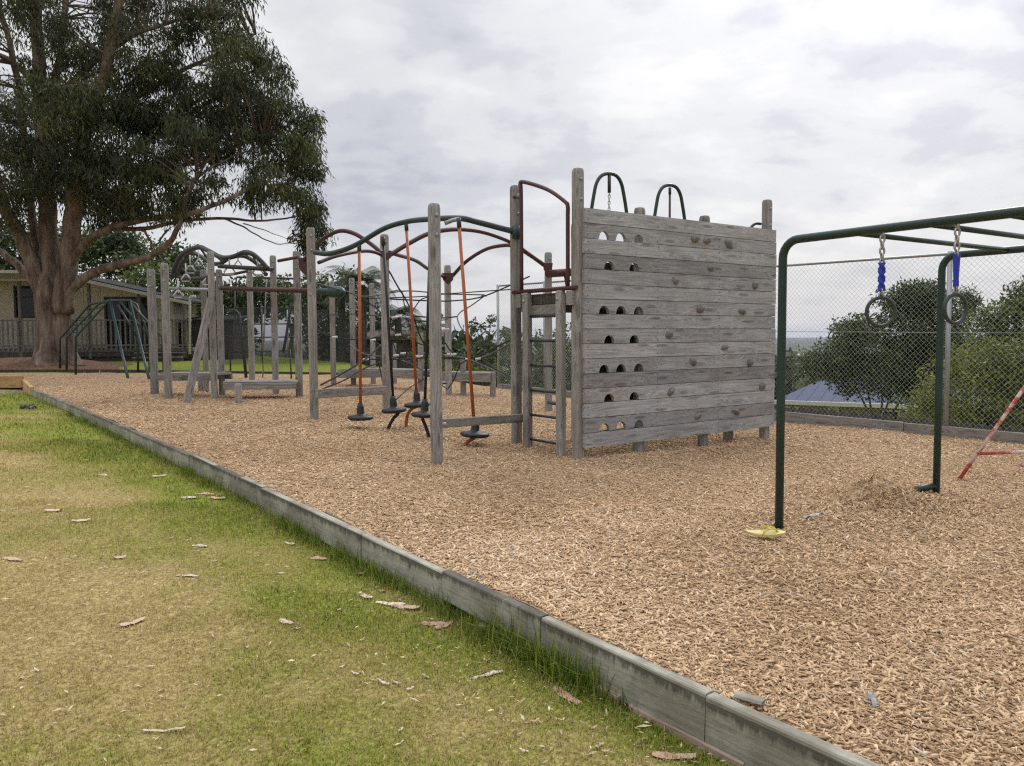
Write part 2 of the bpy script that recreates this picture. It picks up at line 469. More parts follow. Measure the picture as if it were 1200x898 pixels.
def chips_ground_mat():
    m, nt, b = mat('wood chip bed')
    g = N(nt, 'ShaderNodeNewGeometry')
    pos = g.outputs['Position']
    w1 = noise(nt, pos, 3.0, 2)
    va = N(nt, 'ShaderNodeVectorMath', operation='ADD'); L(nt, pos, va.inputs[0]); L(nt, w1.outputs['Color'], va.inputs[1])
    v = N(nt, 'ShaderNodeTexVoronoi'); v.inputs['Scale'].default_value = 34; v.inputs['Randomness'].default_value = 1
    L(nt, mapping(nt, va.outputs[0], (1, 1.7, 1)), v.inputs['Vector'])
    v2 = N(nt, 'ShaderNodeTexVoronoi'); v2.inputs['Scale'].default_value = 58
    L(nt, mapping(nt, va.outputs[0], (1.8, 1, 1)), v2.inputs['Vector'])
    sp = N(nt, 'ShaderNodeSeparateColor'); L(nt, v.outputs['Color'], sp.inputs[0])
    sp2 = N(nt, 'ShaderNodeSeparateColor'); L(nt, v2.outputs['Color'], sp2.inputs[0])
    f = math_(nt, 'ADD', math_(nt, 'MULTIPLY', sp.outputs[0], .6), math_(nt, 'MULTIPLY', sp2.outputs[0], .4))
    c = ramp(nt, f, [(.05, (.21, .132, .070)), (.35, (.385, .255, .145)), (.6, (.525, .36, .215)), (.9, (.64, .47, .30))]).outputs[0]
    n = noise(nt, pos, .55, 4, .6)
    pt = ramp(nt, n.outputs[0], [(.35, (.84, .79, .75)), (.55, (1, 1, 1)), (.7, (1.0, 1.02, 1.04))]).outputs[0]
    c = mixc(nt, 1.0, c, pt, 'MULTIPLY')
    L(nt, c, b.inputs['Base Color']); b.inputs['Roughness'].default_value = .9; b.inputs['Specular IOR Level'].default_value = .15
    h = math_(nt, 'ADD', math_(nt, 'MULTIPLY', v.outputs['Distance'], -.8), f)
    bump(nt, h, b, .8, .02)
    return m
M['chips'] = chips_ground_mat()

def lawn_mat():
    m, nt, b = mat('lawn and earth')
    a = N(nt, 'ShaderNodeAttribute', attribute_name='cover')
    g = N(nt, 'ShaderNodeNewGeometry'); pos = g.outputs['Position']
    n1 = noise(nt, pos, 42, 4, .7); n2 = noise(nt, pos, 7, 6, .7); n3 = noise(nt, pos, 150, 2, .6)
    dry = ramp(nt, n1.outputs[0], [(.3, (.16, .118, .050)), (.48, (.325, .25, .10)), (.68, (.50, .405, .19))]).outputs[0]
    grn = ramp(nt, n1.outputs[0], [(.3, (.078, .102, .016)), (.5, (.185, .220, .030)), (.7, (.33, .35, .065))]).outputs[0]
    f = math_(nt, 'ADD', a.outputs['Fac'], math_(nt, 'MULTIPLY', math_(nt, 'SUBTRACT', n2.outputs[0], .5), .9))
    f2 = ramp(nt, f, [(.25, (0, 0, 0)), (.75, (1, 1, 1))]).outputs[0]
    c = mixc(nt, f2, dry, grn)
    vl = N(nt, 'ShaderNodeVectorMath', operation='LENGTH'); L(nt, pos, vl.inputs[0])
    fw_ = N(nt, 'ShaderNodeMapRange'); L(nt, vl.outputs['Value'], fw_.inputs[0]); fw_.inputs[1].default_value = 45; fw_.inputs[2].default_value = 90
    nf_ = noise(nt, pos, .03, 5, .7)
    c = mixc(nt, fw_.outputs[0], c, ramp(nt, nf_.outputs[0], [(.35, (.03, .045, .022)), (.55, (.06, .08, .035)), (.7, (.14, .14, .085))]).outputs[0])
    c = mixc(nt, .35, c, mixc(nt, 1.0, c, ramp(nt, n3.outputs[0], [(.3, (.5, .5, .5)), (.7, (1.3, 1.3, 1.3))]).outputs[0], 'MULTIPLY'))
    L(nt, c, b.inputs['Base Color']); b.inputs['Roughness'].default_value = .9; b.inputs['Specular IOR Level'].default_value = .1
    bump(nt, n1.outputs[0], b, .6, .02)
    return m
M['lawn'] = lawn_mat()

def earth_mat(name, stops, scale):
    m, nt, b = mat(name)
    g = N(nt, 'ShaderNodeNewGeometry'); pos = g.outputs['Position']
    n = noise(nt, pos, scale, 6, .7)
    L(nt, ramp(nt, n.outputs[0], stops).outputs[0], b.inputs['Base Color']); b.inputs['Roughness'].default_value = .95
    b.inputs['Specular IOR Level'].default_value = .1
    bump(nt, n.outputs[0], b, .8, .04)
    return m
M['mulch'] = earth_mat('dark bark mulch', [(.3, (.06, .035, .022)), (.5, (.15, .085, .055)), (.68, (.27, .165, .11))], 14)
M['dirt'] = earth_mat('sandy dirt', [(.3, (.20, .155, .11)), (.5, (.31, .25, .18)), (.7, (.40, .33, .25))], 8)
M['hill'] = earth_mat('wooded hill', [(.35, (.030, .042, .022)), (.5, (.05, .065, .03)), (.62, (.12, .13, .07))], .012)

def gum_bark():
    m, nt, b = mat('eucalypt bark')
    co = obj_coord(nt, False)
    n = noise(nt, mapping(nt, co, (3.2, 3.2, .8)), 1.0, 6, .65, .6)
    n2 = noise(nt, mapping(nt, co, (14, 14, 1.6)), 1.0, 4, .6)
    c = ramp(nt, n.outputs[0], [(.30, (.05, .036, .026)), (.45, (.125, .088, .065)), (.58, (.215, .165, .130)), (.72, (.32, .275, .235))]).outputs[0]
    c = mixc(nt, .6, c, mixc(nt, 1.0, c, ramp(nt, n2.outputs[0], [(.35, (.5, .46, .44)), (.6, (1.15, 1.1, 1.1))]).outputs[0], 'MULTIPLY'))
    L(nt, c, b.inputs['Base Color']); b.inputs['Roughness'].default_value = .85; b.inputs['Specular IOR Level'].default_value = .2
    bump(nt, n2.outputs[0], b, .7, .04)
    return m
M['gum_bark'] = gum_bark()
M['bark'] = earth_mat('tree bark', [(.3, (.05, .042, .035)), (.5, (.10, .085, .07)), (.7, (.17, .15, .13))], 12)

# ------------------------------------------------------------------ small builders
def basis(xdir, up=(0, 0, 1)):
    x = Vector(xdir).normalized(); z = Vector(up)
    y = z.cross(x)
    if y.length < 1e-6: y = Vector((0, 1, 0))
    y.normalize(); z = x.cross(y).normalized()
    return Matrix((x, y, z)).transposed()

def beam(name, p0, p1, w, h, m, parent, ch=.008, up=(0, 0, 1)):
    p0 = Vector(p0); p1 = Vector(p1); ln = (p1 - p0).length
    mb = MB(); mb.cbox(0, ln, -w / 2, w / 2, -h / 2, h / 2, ch)
    return mb.build(name, m, parent, Matrix.Translation(p0) @ basis(p1 - p0, up).to_4x4())

def post_mesh(h, w=.14, bolts=(), ch=.016):
    mb = MB(); a = w / 2
    prof = [(a - ch, -a), (a, -a + ch), (a, a - ch), (a - ch, a), (-a + ch, a), (-a, a - ch), (-a, -a + ch), (-a + ch, -a)]
    zs = [(-.3, 1), (h * .5, 1), (h - .05, 1), (h - .018, .93), (h, .78)]
    vs = [(x * k, y * k, z) for z, k in zs for x, y in prof]
    n = 8
    fs = [(i * n + k, i * n + (k + 1) % n, (i + 1) * n + (k + 1) % n, (i + 1) * n + k) for i in range(len(zs) - 1) for k in range(n)]
    mb.add(vs, fs, 0); mb.add(vs[-n:], [tuple(range(n))], 0)
    for z, side in bolts:
        R = Matrix.Rotation(PI / 2, 3, 'X') if side == 0 else Matrix.Rotation(-PI / 2, 3, 'Y')
        mb.lathe([(.0, .018), (.014, .016), (.020, .008), (.022, 0)], (0, -a, z) if side == 0 else (-a, 0, z), 8, R, 1)
    return mb

def post(parent, px, pyb, pyt, D=None, w=.14, rot=0, bolts=(.12, .32), name='post', side=0, pxt=None):
    b = ground_hit(px, pyb) if D is None else None
    if b is None:
        b = at(px, pyb, D); b.z = min(b.z, float(chip_base(b.x, b.y)))
    top = at(px if pxt is None else pxt, pyt, b.y)
    h = top.z - b.z
    mb = post_mesh(h, w * 1.05 / (math.cos(rot) + math.sin(rot)), [(h - q, side) for q in bolts])
    o = mb.build(name, [M['post'], M['galv']], parent, Matrix.Translation(b) @ Matrix.Rotation(rot, 4, 'Z'))
    return b, h

def tube_px(name, pts, r, m, parent, n=8, seg=8):
    """pts: (px, py, D)"""
    P = spline([at(*p) for p in pts], seg)
    return MB().tube(P, r, n).build(name, m, parent)

# ------------------------------------------------------------------ ground sheets
def axis(lims):
    out = []
    for a, b, n in lims: out += list(np.linspace(a, b, n, endpoint=False))
    out.append(lims[-1][1]); return np.array(out)
def grid_mesh(name, X, Y, Z, m, attrs=None, keep=None, parent=None):
    ny, nx = X.shape
    V = np.stack([X, Y, Z], -1).reshape(-1, 3)
    i = np.arange(ny - 1)[:, None] * nx + np.arange(nx - 1)[None]
    F = np.stack([i, i + 1, i + nx + 1, i + nx], -1).reshape(-1, 4)
    if keep is not None:
        k = (keep[:-1, :-1] & keep[1:, :-1] & keep[:-1, 1:] & keep[1:, 1:]).ravel(); F = F[k]
    if attrs: attrs = {n: a.ravel() for n, a in attrs.items()}
    return np_mesh(name, V, F, m, parent, attrs, True)

def cover(X, Y):
    """how green the lawn is: lush beside the edging, worn further out"""
    s, t = st(X, Y)
    d = -t
    c = .95 - .47 * smooth(.25, 1.7, d + (fbm(X * .8, Y * .8, 31, 3) - .5) * 1.6)
    c = c - .34 * smooth(.46, .62, fbm(X * .75 + 9, Y * .75, 5, 4)) * smooth(.1, .5, d)
    c = c + .65 * (fbm(X * 2.6, Y * 2.6, 44, 4) - .5) + .5 * (fbm(X * .9, Y * .9, 61, 3) - .5)
    c = c + .42 * smooth(12, 20, Y) - .12 * smooth(-.2, -1.2, X - .25 * (Y - 3)) * smooth(7, 3, Y)
    c = c - .45 * smooth(2.6, .4, s) * smooth(.1, .35, d) * smooth(1.3, .7, d) * smooth(.35, .6, fbm(X * 2.1, Y * 2.1, 91, 3))
    c = c - .55 * np.exp(-(t / .16) ** 2) * smooth(.42, .56, vnoise(s * .9, s * 0 + 2, 71))
    return np.clip(c, 0, 1)

xs = axis([(-6000, -400, 14), (-400, -60, 18), (-60, -16, 30), (-16, 16, 128), (16, 60, 40), (60, 400, 22), (400, 6000, 16)])
ys = axis([(-60, -4, 14), (-4, 30, 150), (30, 80, 40), (80, 400, 24), (400, 7000, 24)])
GX, GY = np.meshgrid(xs, ys)
GZ = lawn_z(GX, GY)
tag(grid_mesh('ground', GX, GY, GZ, M['lawn'], {'cover': cover(GX, GY)}), kind='structure')

# wood chip bed laid out along the edging: s along it, t away from it
FAR_Y = 23.3
sv = axis([(-4.5, 12, 150), (12, CL, 30), (CL, CL + 16, 60)]); tv = axis([(.012, 10, 100), (10, 32, 80)])
S, T = np.meshgrid(sv, tv, indexing='ij')
BX, BY = from_st(S, T); BZ = chip_z(BX, BY)
def far_lim(X): return np.interp(X, [-30, -10, -6, 0, 3], [23.3, 23.4, 23.9, 24.5, 24.5])
keep = (BY < far_lim(BX)) & (fence_dist(BX, BY) < .12)
bed = grid_mesh('wood_chip_ground', BX, BY, BZ, M['chips'], None, keep)
tag(bed, kind='structure')
sv2 = axis([(CL + .03, CL + 14, 50)]); tv2 = axis([(-9, .012, 40)])
S2, T2 = np.meshgrid(sv2, tv2, indexing='ij'); X2, Y2 = from_st(S2, T2)
gl0 = at(28, 443, 17.6)
keep2 = (Y2 < far_lim(X2)) & (Y2 > gl0.y + .1)
tag(grid_mesh('wood_chip_ground', X2, Y2, chip_z(X2, Y2), M['chips'], None, keep2), kind='structure')

def frustum_ok(X, Y, mx=.7):
    return (np.abs(X) < .64 * Y + mx) & (Y > 1.9)

# individual chips on the near part of the bed
def make_chips():
    P = []
    for (y0, y1, dens) in ((1.9, 4.2, 8500), (4.2, 6.5, 5600), (6.5, 9.5, 2500), (9.5, 13, 1200), (13, 17, 500), (17, 21, 200)):
        x0, x1 = -12, .66 * y1 + 2.8
        n = int((y1 - y0) * (x1 - x0) * dens)
        X = rng.uniform(x0, x1, n); Y = rng.uniform(y0, y1, n)
        s, t = st(X, Y)
        k = (t > .03) & frustum_ok(X, Y, 2.6) & (fence_dist(X, Y) < 0)
        P.append(np.stack([X[k], Y[k], np.full(k.sum(), y0)], -1))
    P = np.concatenate(P); n = len(P)
    ln = np.clip(rng.lognormal(math.log(.0225), .42, n), .008, .055) * np.where(P[:, 2] > 9, 1.35, 1.0)
    wd = np.clip(ln * rng.uniform(.22, .50, n), .004, .016)
    th = rng.uniform(.0015, .0045, n)
    yaw = rng.uniform(0, 2 * PI, n); mnd = np.exp(-((P[:, 0] - MOUNDS[0][0]) ** 2 + (P[:, 1] - MOUNDS[0][1]) ** 2) / .5); pit = rng.normal(0, .22, n) * (1 + 1.8 * mnd); rol = rng.normal(0, .35, n)
    cz = chip_z(P[:, 0], P[:, 1]) + rng.uniform(-.001, .010, n) + np.abs(np.sin(pit)) * ln * .4
    cy, sy = np.cos(yaw), np.sin(yaw); cp, sp = np.cos(pit), np.sin(pit); cr, sr = np.cos(rol), np.sin(rol)
    ax = np.stack([cy * cp, sy * cp, sp], -1)
    side = np.stack([-sy, cy, 0 * cy], -1); upv = np.cross(ax, side)
    ay = side * cr[:, None] + upv * sr[:, None]; az = np.cross(ax, ay)
    V = np.empty((n, 8, 3)); q = 0
    tap = rng.uniform(.25, 1, (n, 2)); skew = rng.normal(0, .12, n)
    for ix, sx in enumerate((-.5, .5)):
        for sy_ in (-.5, .5):
            for sz in (0, 1):
                V[:, q] = ax * (ln * sx + sy_ * ln * skew)[:, None] + ay * (wd * sy_ * tap[:, ix])[:, None] + az * (th * (sz - .5))[:, None]
                q += 1
    V += np.stack([P[:, 0], P[:, 1], cz], -1)[:, None]
    base = (np.arange(n) * 8)[:, None]
    fc = [(1, 5, 7, 3), (0, 4, 5, 1), (3, 7, 6, 2), (0, 1, 3, 2), (4, 6, 7, 5)]
    F = np.concatenate([base + np.array(f)[None] for f in fc])
    tint = np.clip(rng.beta(2.2, 1.9, n) * .92 + (fbm(P[:, 0] * .6, P[:, 1] * .6, 77, 3) - .5) * .5, 0, 1)
    tint = np.where(rng.random(n) < .08, tint * .35, tint)
    tint = np.where(rng.random(n) < .012, 1.0, tint * .96)
    return V.reshape(-1, 3), F, np.repeat(tint, 8)
V, F, tn = make_chips()
tag(np_mesh('wood_chips', V, F, M['chip'], None, {'tint': tn}), 'loose pale wood chips covering the play area ground', 'wood chips', kind='stuff')

# grass blades of the lawn
def blades(P, ln, wd, lean, tint, seg2=True):
    """P (n,3) roots; a bent two-segment blade each"""
    n = len(P); yaw = rng.uniform(0, 2 * PI, n); d = np.stack([np.cos(yaw), np.sin(yaw), 0 * yaw], -1)
    s = np.stack([-np.sin(yaw), np.cos(yaw), 0 * yaw], -1)
    z = np.array([0, 0, 1.])
    c1 = np.cos(lean * .5)[:, None]; s1 = np.sin(lean * .5)[:, None]; c2 = np.cos(lean * 1.25)[:, None]; s2 = np.sin(lean * 1.25)[:, None]
    m = P + (d * s1 + z * c1) * (ln * .55)[:, None]
    t = m + (d * s2 + z * c2) * (ln * .45)[:, None]
    w = s * wd[:, None] * .5
    V = np.stack([P - w, P + w, m + w * .8, m - w * .8, t + w * .12, t - w * .12], 1)
    b = (np.arange(n) * 6)[:, None]
    F = np.concatenate([b + np.array([[0, 1, 2, 3]]), b + np.array([[3, 2, 4, 5]])])
    return V.reshape(-1, 3), F, np.repeat(np.clip(tint, 0, 1), 6)
def scatter_lawn(bands, x0=-13.):
    P = []
    for (y0, y1, dens) in bands:
        n = int((y1 - y0) * (0.05 - x0 * 0 + 3 - max(x0, -.66 * y1 - 1)) * dens)
        X = rng.uniform(max(x0, -.66 * y1 - 1), 3, n); Y = rng.uniform(y0, y1, n)
        s, t = st(X, Y); k = (t < -.02) & frustum_ok(X, Y)
        P.append(np.stack([X[k], Y[k]], -1))
    P = np.concatenate(P); return P[:, 0], P[:, 1]
X, Y = scatter_lawn(((2.2, 4.2, 13000), (4.2, 6.5, 7500), (6.5, 10, 3000), (10, 17, 700)))
cv = cover(X, Y); n = len(X)
kp = rng.random(n) < (.45 + .75 * cv)
X, Y, cv = X[kp], Y[kp], cv[kp]; n = len(X)
Pz = np.stack([X, Y, lawn_z(X, Y) - .003], -1)
far = smooth(5, 12, Y)
ln = rng.uniform(.012, .034, n) * (.8 + .6 * cv) * (1 + .5 * far)
V, F, tn = blades(Pz, ln, rng.uniform(.0024, .0048, n) * (1 + 1.4 * far), rng.uniform(.3, 1.45, n), cv * .80 + rng.normal(0, .22, n) - np.where(rng.random(n) < .22, .35, 0))
tag(np_mesh('grass', V, F, M['grass'], None, {'tint': tn}), 'short worn lawn grass, green near the edging and straw coloured further out', 'grass', kind='stuff')

# longer tufts against the edging
sx = []; 
for c in np.concatenate([rng.uniform(-1.0, 12, 190), rng.normal(1.35, .32, 60), rng.normal(2.9, .4, 34), rng.normal(.55, .16, 26), rng.normal(4.4, .6, 30), rng.normal(12, 1.5, 24)]):
    if vnoise(np.array([c * 1.1]), np.array([4.]), 12)[0] < .30: continue
    m_ = rng.integers(10, 42); sc = rng.uniform(.35, 1.0) * (1.35 if abs(c - 1.35) < .6 else .85)
    sx.append(np.stack([rng.normal(c, .05 + .05 * sc, m_), -.05 - np.abs(rng.normal(0, .06, m_)), np.full(m_, sc)], -1))
sx = np.concatenate(sx); X, Y = from_st(sx[:, 0], sx[:, 1]); n = len(X)
V, F, tn = blades(np.stack([X, Y, lawn_z(X, Y) - .004], -1), rng.uniform(.05, .22, n) * sx[:, 2], rng.uniform(.0025, .005, n), rng.uniform(.1, 1.25, n), rng.normal(.84, .15, n))
tag(np_mesh('grass', V, F, M['grass'], None, {'tint': tn}), 'tufts of long dark green grass growing against the grey timber edging', 'long grass', kind='stuff')

# straw, leaf litter and stray chips in the lawn
X, Y = scatter_lawn(((2.2, 5, 1500), (5, 9, 500), (9, 13, 150)))
n = len(X); s, t = st(X, Y)
k = rng.random(n) < np.clip(.07 + .75 * np.exp(-np.abs(t + .35) / .3) * smooth(3.6, 1, s) + .50 * smooth(.55, .2, cover(X, Y)), 0, 1)
X, Y = X[k], Y[k]; n = len(X)
ln = np.clip(rng.lognormal(math.log(.017), .5, n), .006, .07); wd = np.clip(ln * rng.uniform(.10, .3, n), .002, .010)
yaw = rng.uniform(0, 2 * PI, n); ax = np.stack([np.cos(yaw), np.sin(yaw), rng.normal(0, .12, n)], -1); ay = np.stack([-np.sin(yaw), np.cos(yaw), rng.normal(0, .25, n)], -1)
c = np.stack([X, Y, lawn_z(X, Y) + rng.uniform(.006, .022, n)], -1)
V = np.stack([c - ax * ln[:, None] / 2, c + ay * wd[:, None] / 2 + np.array([0, 0, .003]), c + ax * ln[:, None] / 2, c - ay * wd[:, None] / 2], 1).reshape(-1, 3)
F = (np.arange(n) * 4)[:, None] + np.array([[0, 1, 2, 3]])
tag(np_mesh('litter', V, F, M['straw'], None, {'tint': np.repeat(rng.random(n), 4)}), 'scattered straw and stray wood chips in the worn lawn', 'litter', kind='stuff')

# mulch mound round the big tree, dirt patch by the new timber
tree_base = at(63, 420, 25.0); TZ = None
mx = np.linspace(-28, -12.0, 60); my = np.linspace(23.35, 27.6, 30)
MX, MY = np.meshgrid(mx, my)
h = .36 * np.exp(-((MX - tree_base.x + .6) ** 2 / np.where(MX > tree_base.x - .6, 2.6, 30) + (MY - 25.3) ** 2 / 3.2)) + .05 * (fbm(MX * 2, MY * 2, 8, 3) - .5)
MZ = lawn_z(MX, MY) + h - .035
tag(grid_mesh('mulch_ground', MX, MY, MZ, M['mulch']), kind='structure')
def mulch_z(x, y):
    return float(lawn_z(x, y) + .36 * math.exp(-((x - tree_base.x + .6) ** 2 / (2.6 if x > tree_base.x - .6 else 30) + (y - 25.3) ** 2 / 3.2)) - .04)
dx = np.linspace(-14.5, -9.7, 26); dy = np.linspace(15.4, 17.5, 16)
DX, DY = np.meshgrid(dx, dy)
dz = lawn_z(DX, DY) + .03 * np.exp(-(((DX + 11.6) / 1.7) ** 2 + ((DY - 16.9) / .8) ** 2) * 1) - .010
tag(grid_mesh('dirt_ground', DX, DY, dz, M['dirt']), kind='structure')

# ------------------------------------------------------------------ timber edging
def edging(s0, s1, label, key='edging', z_off=0, hh=.20, t0=-.046, t1=.012, skew=0, grp='timber edging boards along the lawn', cat='edging board', name='edging_board'):
    a = Vector((*from_st(s0, (t0 + t1) / 2), 0)); b = Vector((*from_st(s1, (t0 + t1) / 2), 0))
    a.z = float(chip_base(a.x, a.y)) + .012 - hh / 2 + z_off; b.z = float(chip_base(b.x, b.y)) + .012 - hh / 2 + z_off + skew
    mb = MB(); w = t1 - t0; ln = (b - a).length
    nseg = max(4, int(ln / .25)); vs = []
    for i in range(nseg + 1):
        x = ln * i / nseg; j = .0025 * math.sin(i * 1.9 + s0) ; kz = .003 * math.sin(i * 1.3 + s1)
        ch = .006
        for y, z in [(-w / 2 + ch, -hh / 2), (w / 2 - ch, -hh / 2), (w / 2, -hh / 2 + ch), (w / 2, hh / 2 - ch), (w / 2 - ch, hh / 2), (-w / 2 + ch, hh / 2), (-w / 2, hh / 2 - ch), (-w / 2, -hh / 2 + ch)]:
            vs.append((x, y + j, z + kz))
    fs = [(i * 8 + k, i * 8 + (k + 1) % 8, (i + 1) * 8 + (k + 1) % 8, (i + 1) * 8 + k) for i in range(nseg) for k in range(8)]
    fs += [tuple(range(7, -1, -1)), tuple(nseg * 8 + k for k in range(8))]
    mb.add(vs, fs)
    o = mb.build(name, M[key], None, Matrix.Translation(a) @ basis(b - a).to_4x4())
    return tag(o, label, cat, grp)
cuts = [-4.3]
def s_of(px, py): p = ground_hit(px, py); return float(st(p.x, p.y)[0])
cuts += [s_of(835, 815), s_of(640, 726), s_of(520, 673), s_of(420, 629), s_of(305, 574), s_of(218, 535), s_of(152, 505), s_of(80, 476), CL]
cuts = sorted(cuts)
names = ['grey edging board running out of the bottom edge of the picture', 'pale grey edging board behind the thick tuft of long grass', 'stained edging board above the reddish lower board', 'grey edging board beside the bark scraps in the gap of bare soil',
         'mossy edging board with dark streaks halfway along the lawn edge', 'dark streaked edging board next to the scattered pale leaves', 'weathered edging board in front of the leaning plank', 'far edging board beside thick green lawn', 'farthest grey edging board, meeting the new yellow timber']
for i in range(len(cuts) - 1):
    edging(cuts[i] + .003, cuts[i + 1] - .003, names[i], t0=-.046 + .004 * (i % 2), z_off=.004 * (i % 3), hh=float(curb_h(cuts[i])) * .9 + (.02 if i != 2 else -.015))
edging(s_of(715, 775), s_of(540, 695), 'reddish lower edging board showing under the grey one above bare soil', 'pink_board', z_off=-.178, hh=.10, t0=-.054, t1=.004, grp='lower edging boards')
edging(s_of(850, 850), s_of(722, 782), 'pinkish lower edging board behind sparse grass near the picture bottom', 'pink_board', z_off=-.186, hh=.10, t0=-.052, t1=.006, grp='lower edging boards')
for (px, py, px2, py2, lab) in ((860, 826, 893, 836, 'short grey wood offcut lying flat behind the near edging board'), (548, 676, 572, 688, 'dark strip of edging packing lying behind the middle edging board'), (376, 604, 404, 618, 'dark wood strip showing behind the far edging board')):
    a = ground_hit(px, py); b = ground_hit(px2, py2); dz_ = .020 if px == 860 else .006; o = beam('wood_offcut', a + Vector((.02, .045, dz_)), b + Vector((.02, .045, dz_)), .055 if px == 860 else .03, .014, M['edging'] if px == 860 else M['dark_timber'], None); tag(o, lab, 'wood offcut')

p0 = at(27, 443, 17.6); p1 = at(27, 442, 17.6)
g0 = Vector((C1.x - .03, C1.y + .03, C1.z - .05)); g1 = Vector((gl0.x, gl0.y, g0.z + .12))
o = beam('yellow_timber', g0 + Vector((-.02, .02, -.02)), g1 + Vector((0, 0, -.06)), .07, .26, M['new_timber'], None); tag(o, 'short new yellow timber board turning the corner at the far end of the edging', 'timber', 'new yellow timbers')
g2 = g1 + Vector((-6.5, -.35, .02))
o = beam('yellow_timber', g1 + Vector((-.03, .0, .02)), g2 + Vector((0, 0, .02)), .10, .27, M['new_timber'], None); tag(o, 'thick new yellow timber sleeper running off the left edge', 'timber', 'new yellow timbers')
a = at(-60, 436, 23.3); b = at(115, 434, 23.3); 
for k, (xa, xb, lab) in enumerate(((-22, -12.1, 'low dark edging strip below the mulch mound of the big tree'), (-12.05, -1.5, 'low dark edging strip between the wood chips and the back lawn'))):
    za, zb = float(chip_base(xa, 23.3)), float(chip_base(xb, 23.3))
    o = beam('edging_strip', (xa, float(far_lim(xa)) - .01, za + .03), (xb, float(far_lim(xb)) - .01, zb + .03), .05, .14, M['dark_timber'], None); tag(o, lab, 'edging strip')
r0 = ground_hit(35, 470)
rm = MB(); pr = []
for i in range(9):
    for k in range(12):
        th = PI * i / 8; ph = 2 * PI * k / 12
        q = 1 + .25 * math.sin(3 * ph + i) * math.sin(th) + .12 * math.sin(7 * ph + 2 * i)
        pr.append((.17 * q * math.sin(th) * math.cos(ph), .12 * q * math.sin(th) * math.sin(ph), .08 * math.cos(th) * q + .03))
rm.add(pr, [(i * 12 + k, i * 12 + (k + 1) % 12, (i + 1) * 12 + (k + 1) % 12, (i + 1) * 12 + k) for i in range(8) for k in range(12)], 0, False)
rp = Vector((r0.x + .05, r0.y - .1, 0)); rp.z = float(lawn_z(rp.x, rp.y))
tag(rm.build('stone', M['stone'], None, Matrix.Translation(rp) @ Matrix.Scale(.72, 4)), 'dark rough stone on the grass at the far corner of the edging', 'stone')

# ------------------------------------------------------------------ climbing tower
WL = ground_hit(684, 542); WL = Vector((WL.x, WL.y, WL.z))
sc_ = 8.9 / 8.9
D0 = 8.9
A = at(685.5, 524.2, D0); A2 = at(685.5, 241.8, D0)
D1 = D0 * 282.4 / 230.0
B = at(907, 500.7, D1); B2 = at(907, 270.7, D1)
u = Vector((B.x - A.x, B.y - A.y, 0)); WLEN = u.length; u.normalize()
nrm = Vector((u.y, -u.x, 0))                       # out of the climbing face, towards the lawn
if nrm.y > 0: nrm = -nrm
wz0 = (A.z + B.z) / 2; wz1 = (A2.z + B2.z) / 2; WH = wz1 - wz0
def wall_uv(px, py):
    r = ray(px, py); o = Vector((0, 0, CAMZ)); t = (A - o).dot(nrm) / r.dot(nrm); p = o + r * t
    return (p - A).dot(u), p.z - wz0
tower = thing('climbing_tower', 'grey timber climbing tower with a tall boarded wall full of holds and half round holes', 'climbing tower', (A.x, A.y, WL.z))
Mw = Matrix.Translation((A.x, A.y, wz0)) @ Matrix((u, -nrm, Vector((0, 0, 1)))).transposed().to_4x4()   # local x along wall, y into the tower, z up
NP = 16; PH = WH / NP
Z6 = 2.4259
holes = {}
rows = {1: (242, 3), 3: (330, 2), 6: (453, 3), 8: (537, 2), 10: (620, 3), 12: (703, 2), 14: (785, 3)}
for k, (yy, c) in rows.items():
    for xx in ((117, 165, 215) if c == 3 else (131, 202)):
        uu, vv = wall_uv(660 + xx / Z6, 180 + yy / Z6)
        holes.setdefault(NP - 1 - k, []).append(uu)
pm = MB()
TH = .045
for k in range(NP):
    z0 = k * PH + .003; z1 = (k + 1) * PH - .003
    jx = .006 * math.sin(k * 2.7); ex = .006 * math.cos(k * 1.9); jy = .0022 * math.sin(k * 5.1)
    out = [(-.0 + jx, z0)]
    for uu in sorted(holes.get(k, [])):
        R = .080
        out += [(uu + R * math.cos(PI - a_), z0 + (.092 * math.sin(a_)) ) for a_ in np.linspace(0, PI, 12)]
    out += [(WLEN + ex, z0), (WLEN + ex, z1), (jx, z1)]
    n = len(out)
    bm_v = [(x, jy, z) for x, z in out] + [(x, jy + TH, z) for x, z in out]
    # front and back as strips: split the outline in columns between hole edges
    import mathutils.geometry as mg
    tri = mg.tessellate_polygon([[Vector((x, z, 0)) for x, z in out]])
    fs = []
    for t3 in tri:
        a_, b_, c_ = t3
        ar = (out[b_][0] - out[a_][0]) * (out[c_][1] - out[a_][1]) - (out[c_][0] - out[a_][0]) * (out[b_][1] - out[a_][1])
        f_ = (a_, b_, c_) if ar > 0 else (a_, c_, b_)
        fs.append(f_); fs.append(tuple(i + n for i in reversed(f_)))
    fs += [((i + 1) % n, i, i + n, (i + 1) % n + n) for i in range(n)]
    pm.add(bm_v, fs, 0)
    for xx in (.05, WLEN * .335, WLEN * .66, WLEN - .05):          # dark nail heads
        for zz in (z0 + .035, z1 - .035):
            pm.lathe([(0, .002), (.006, .0015), (.007, 0)], (xx + .006 * math.sin(k * 3 + xx), jy, zz), 6, Matrix.Rotation(PI / 2, 3, 'X'), 1)
for k in range(1, NP):
    pm.box((WLEN / 2, TH + .010, k * PH), (WLEN - .03, .008, .012), None, 1)
wall = pm.build('wall_boards', [M['plank'], M['dark_steel']], tower, Mw)
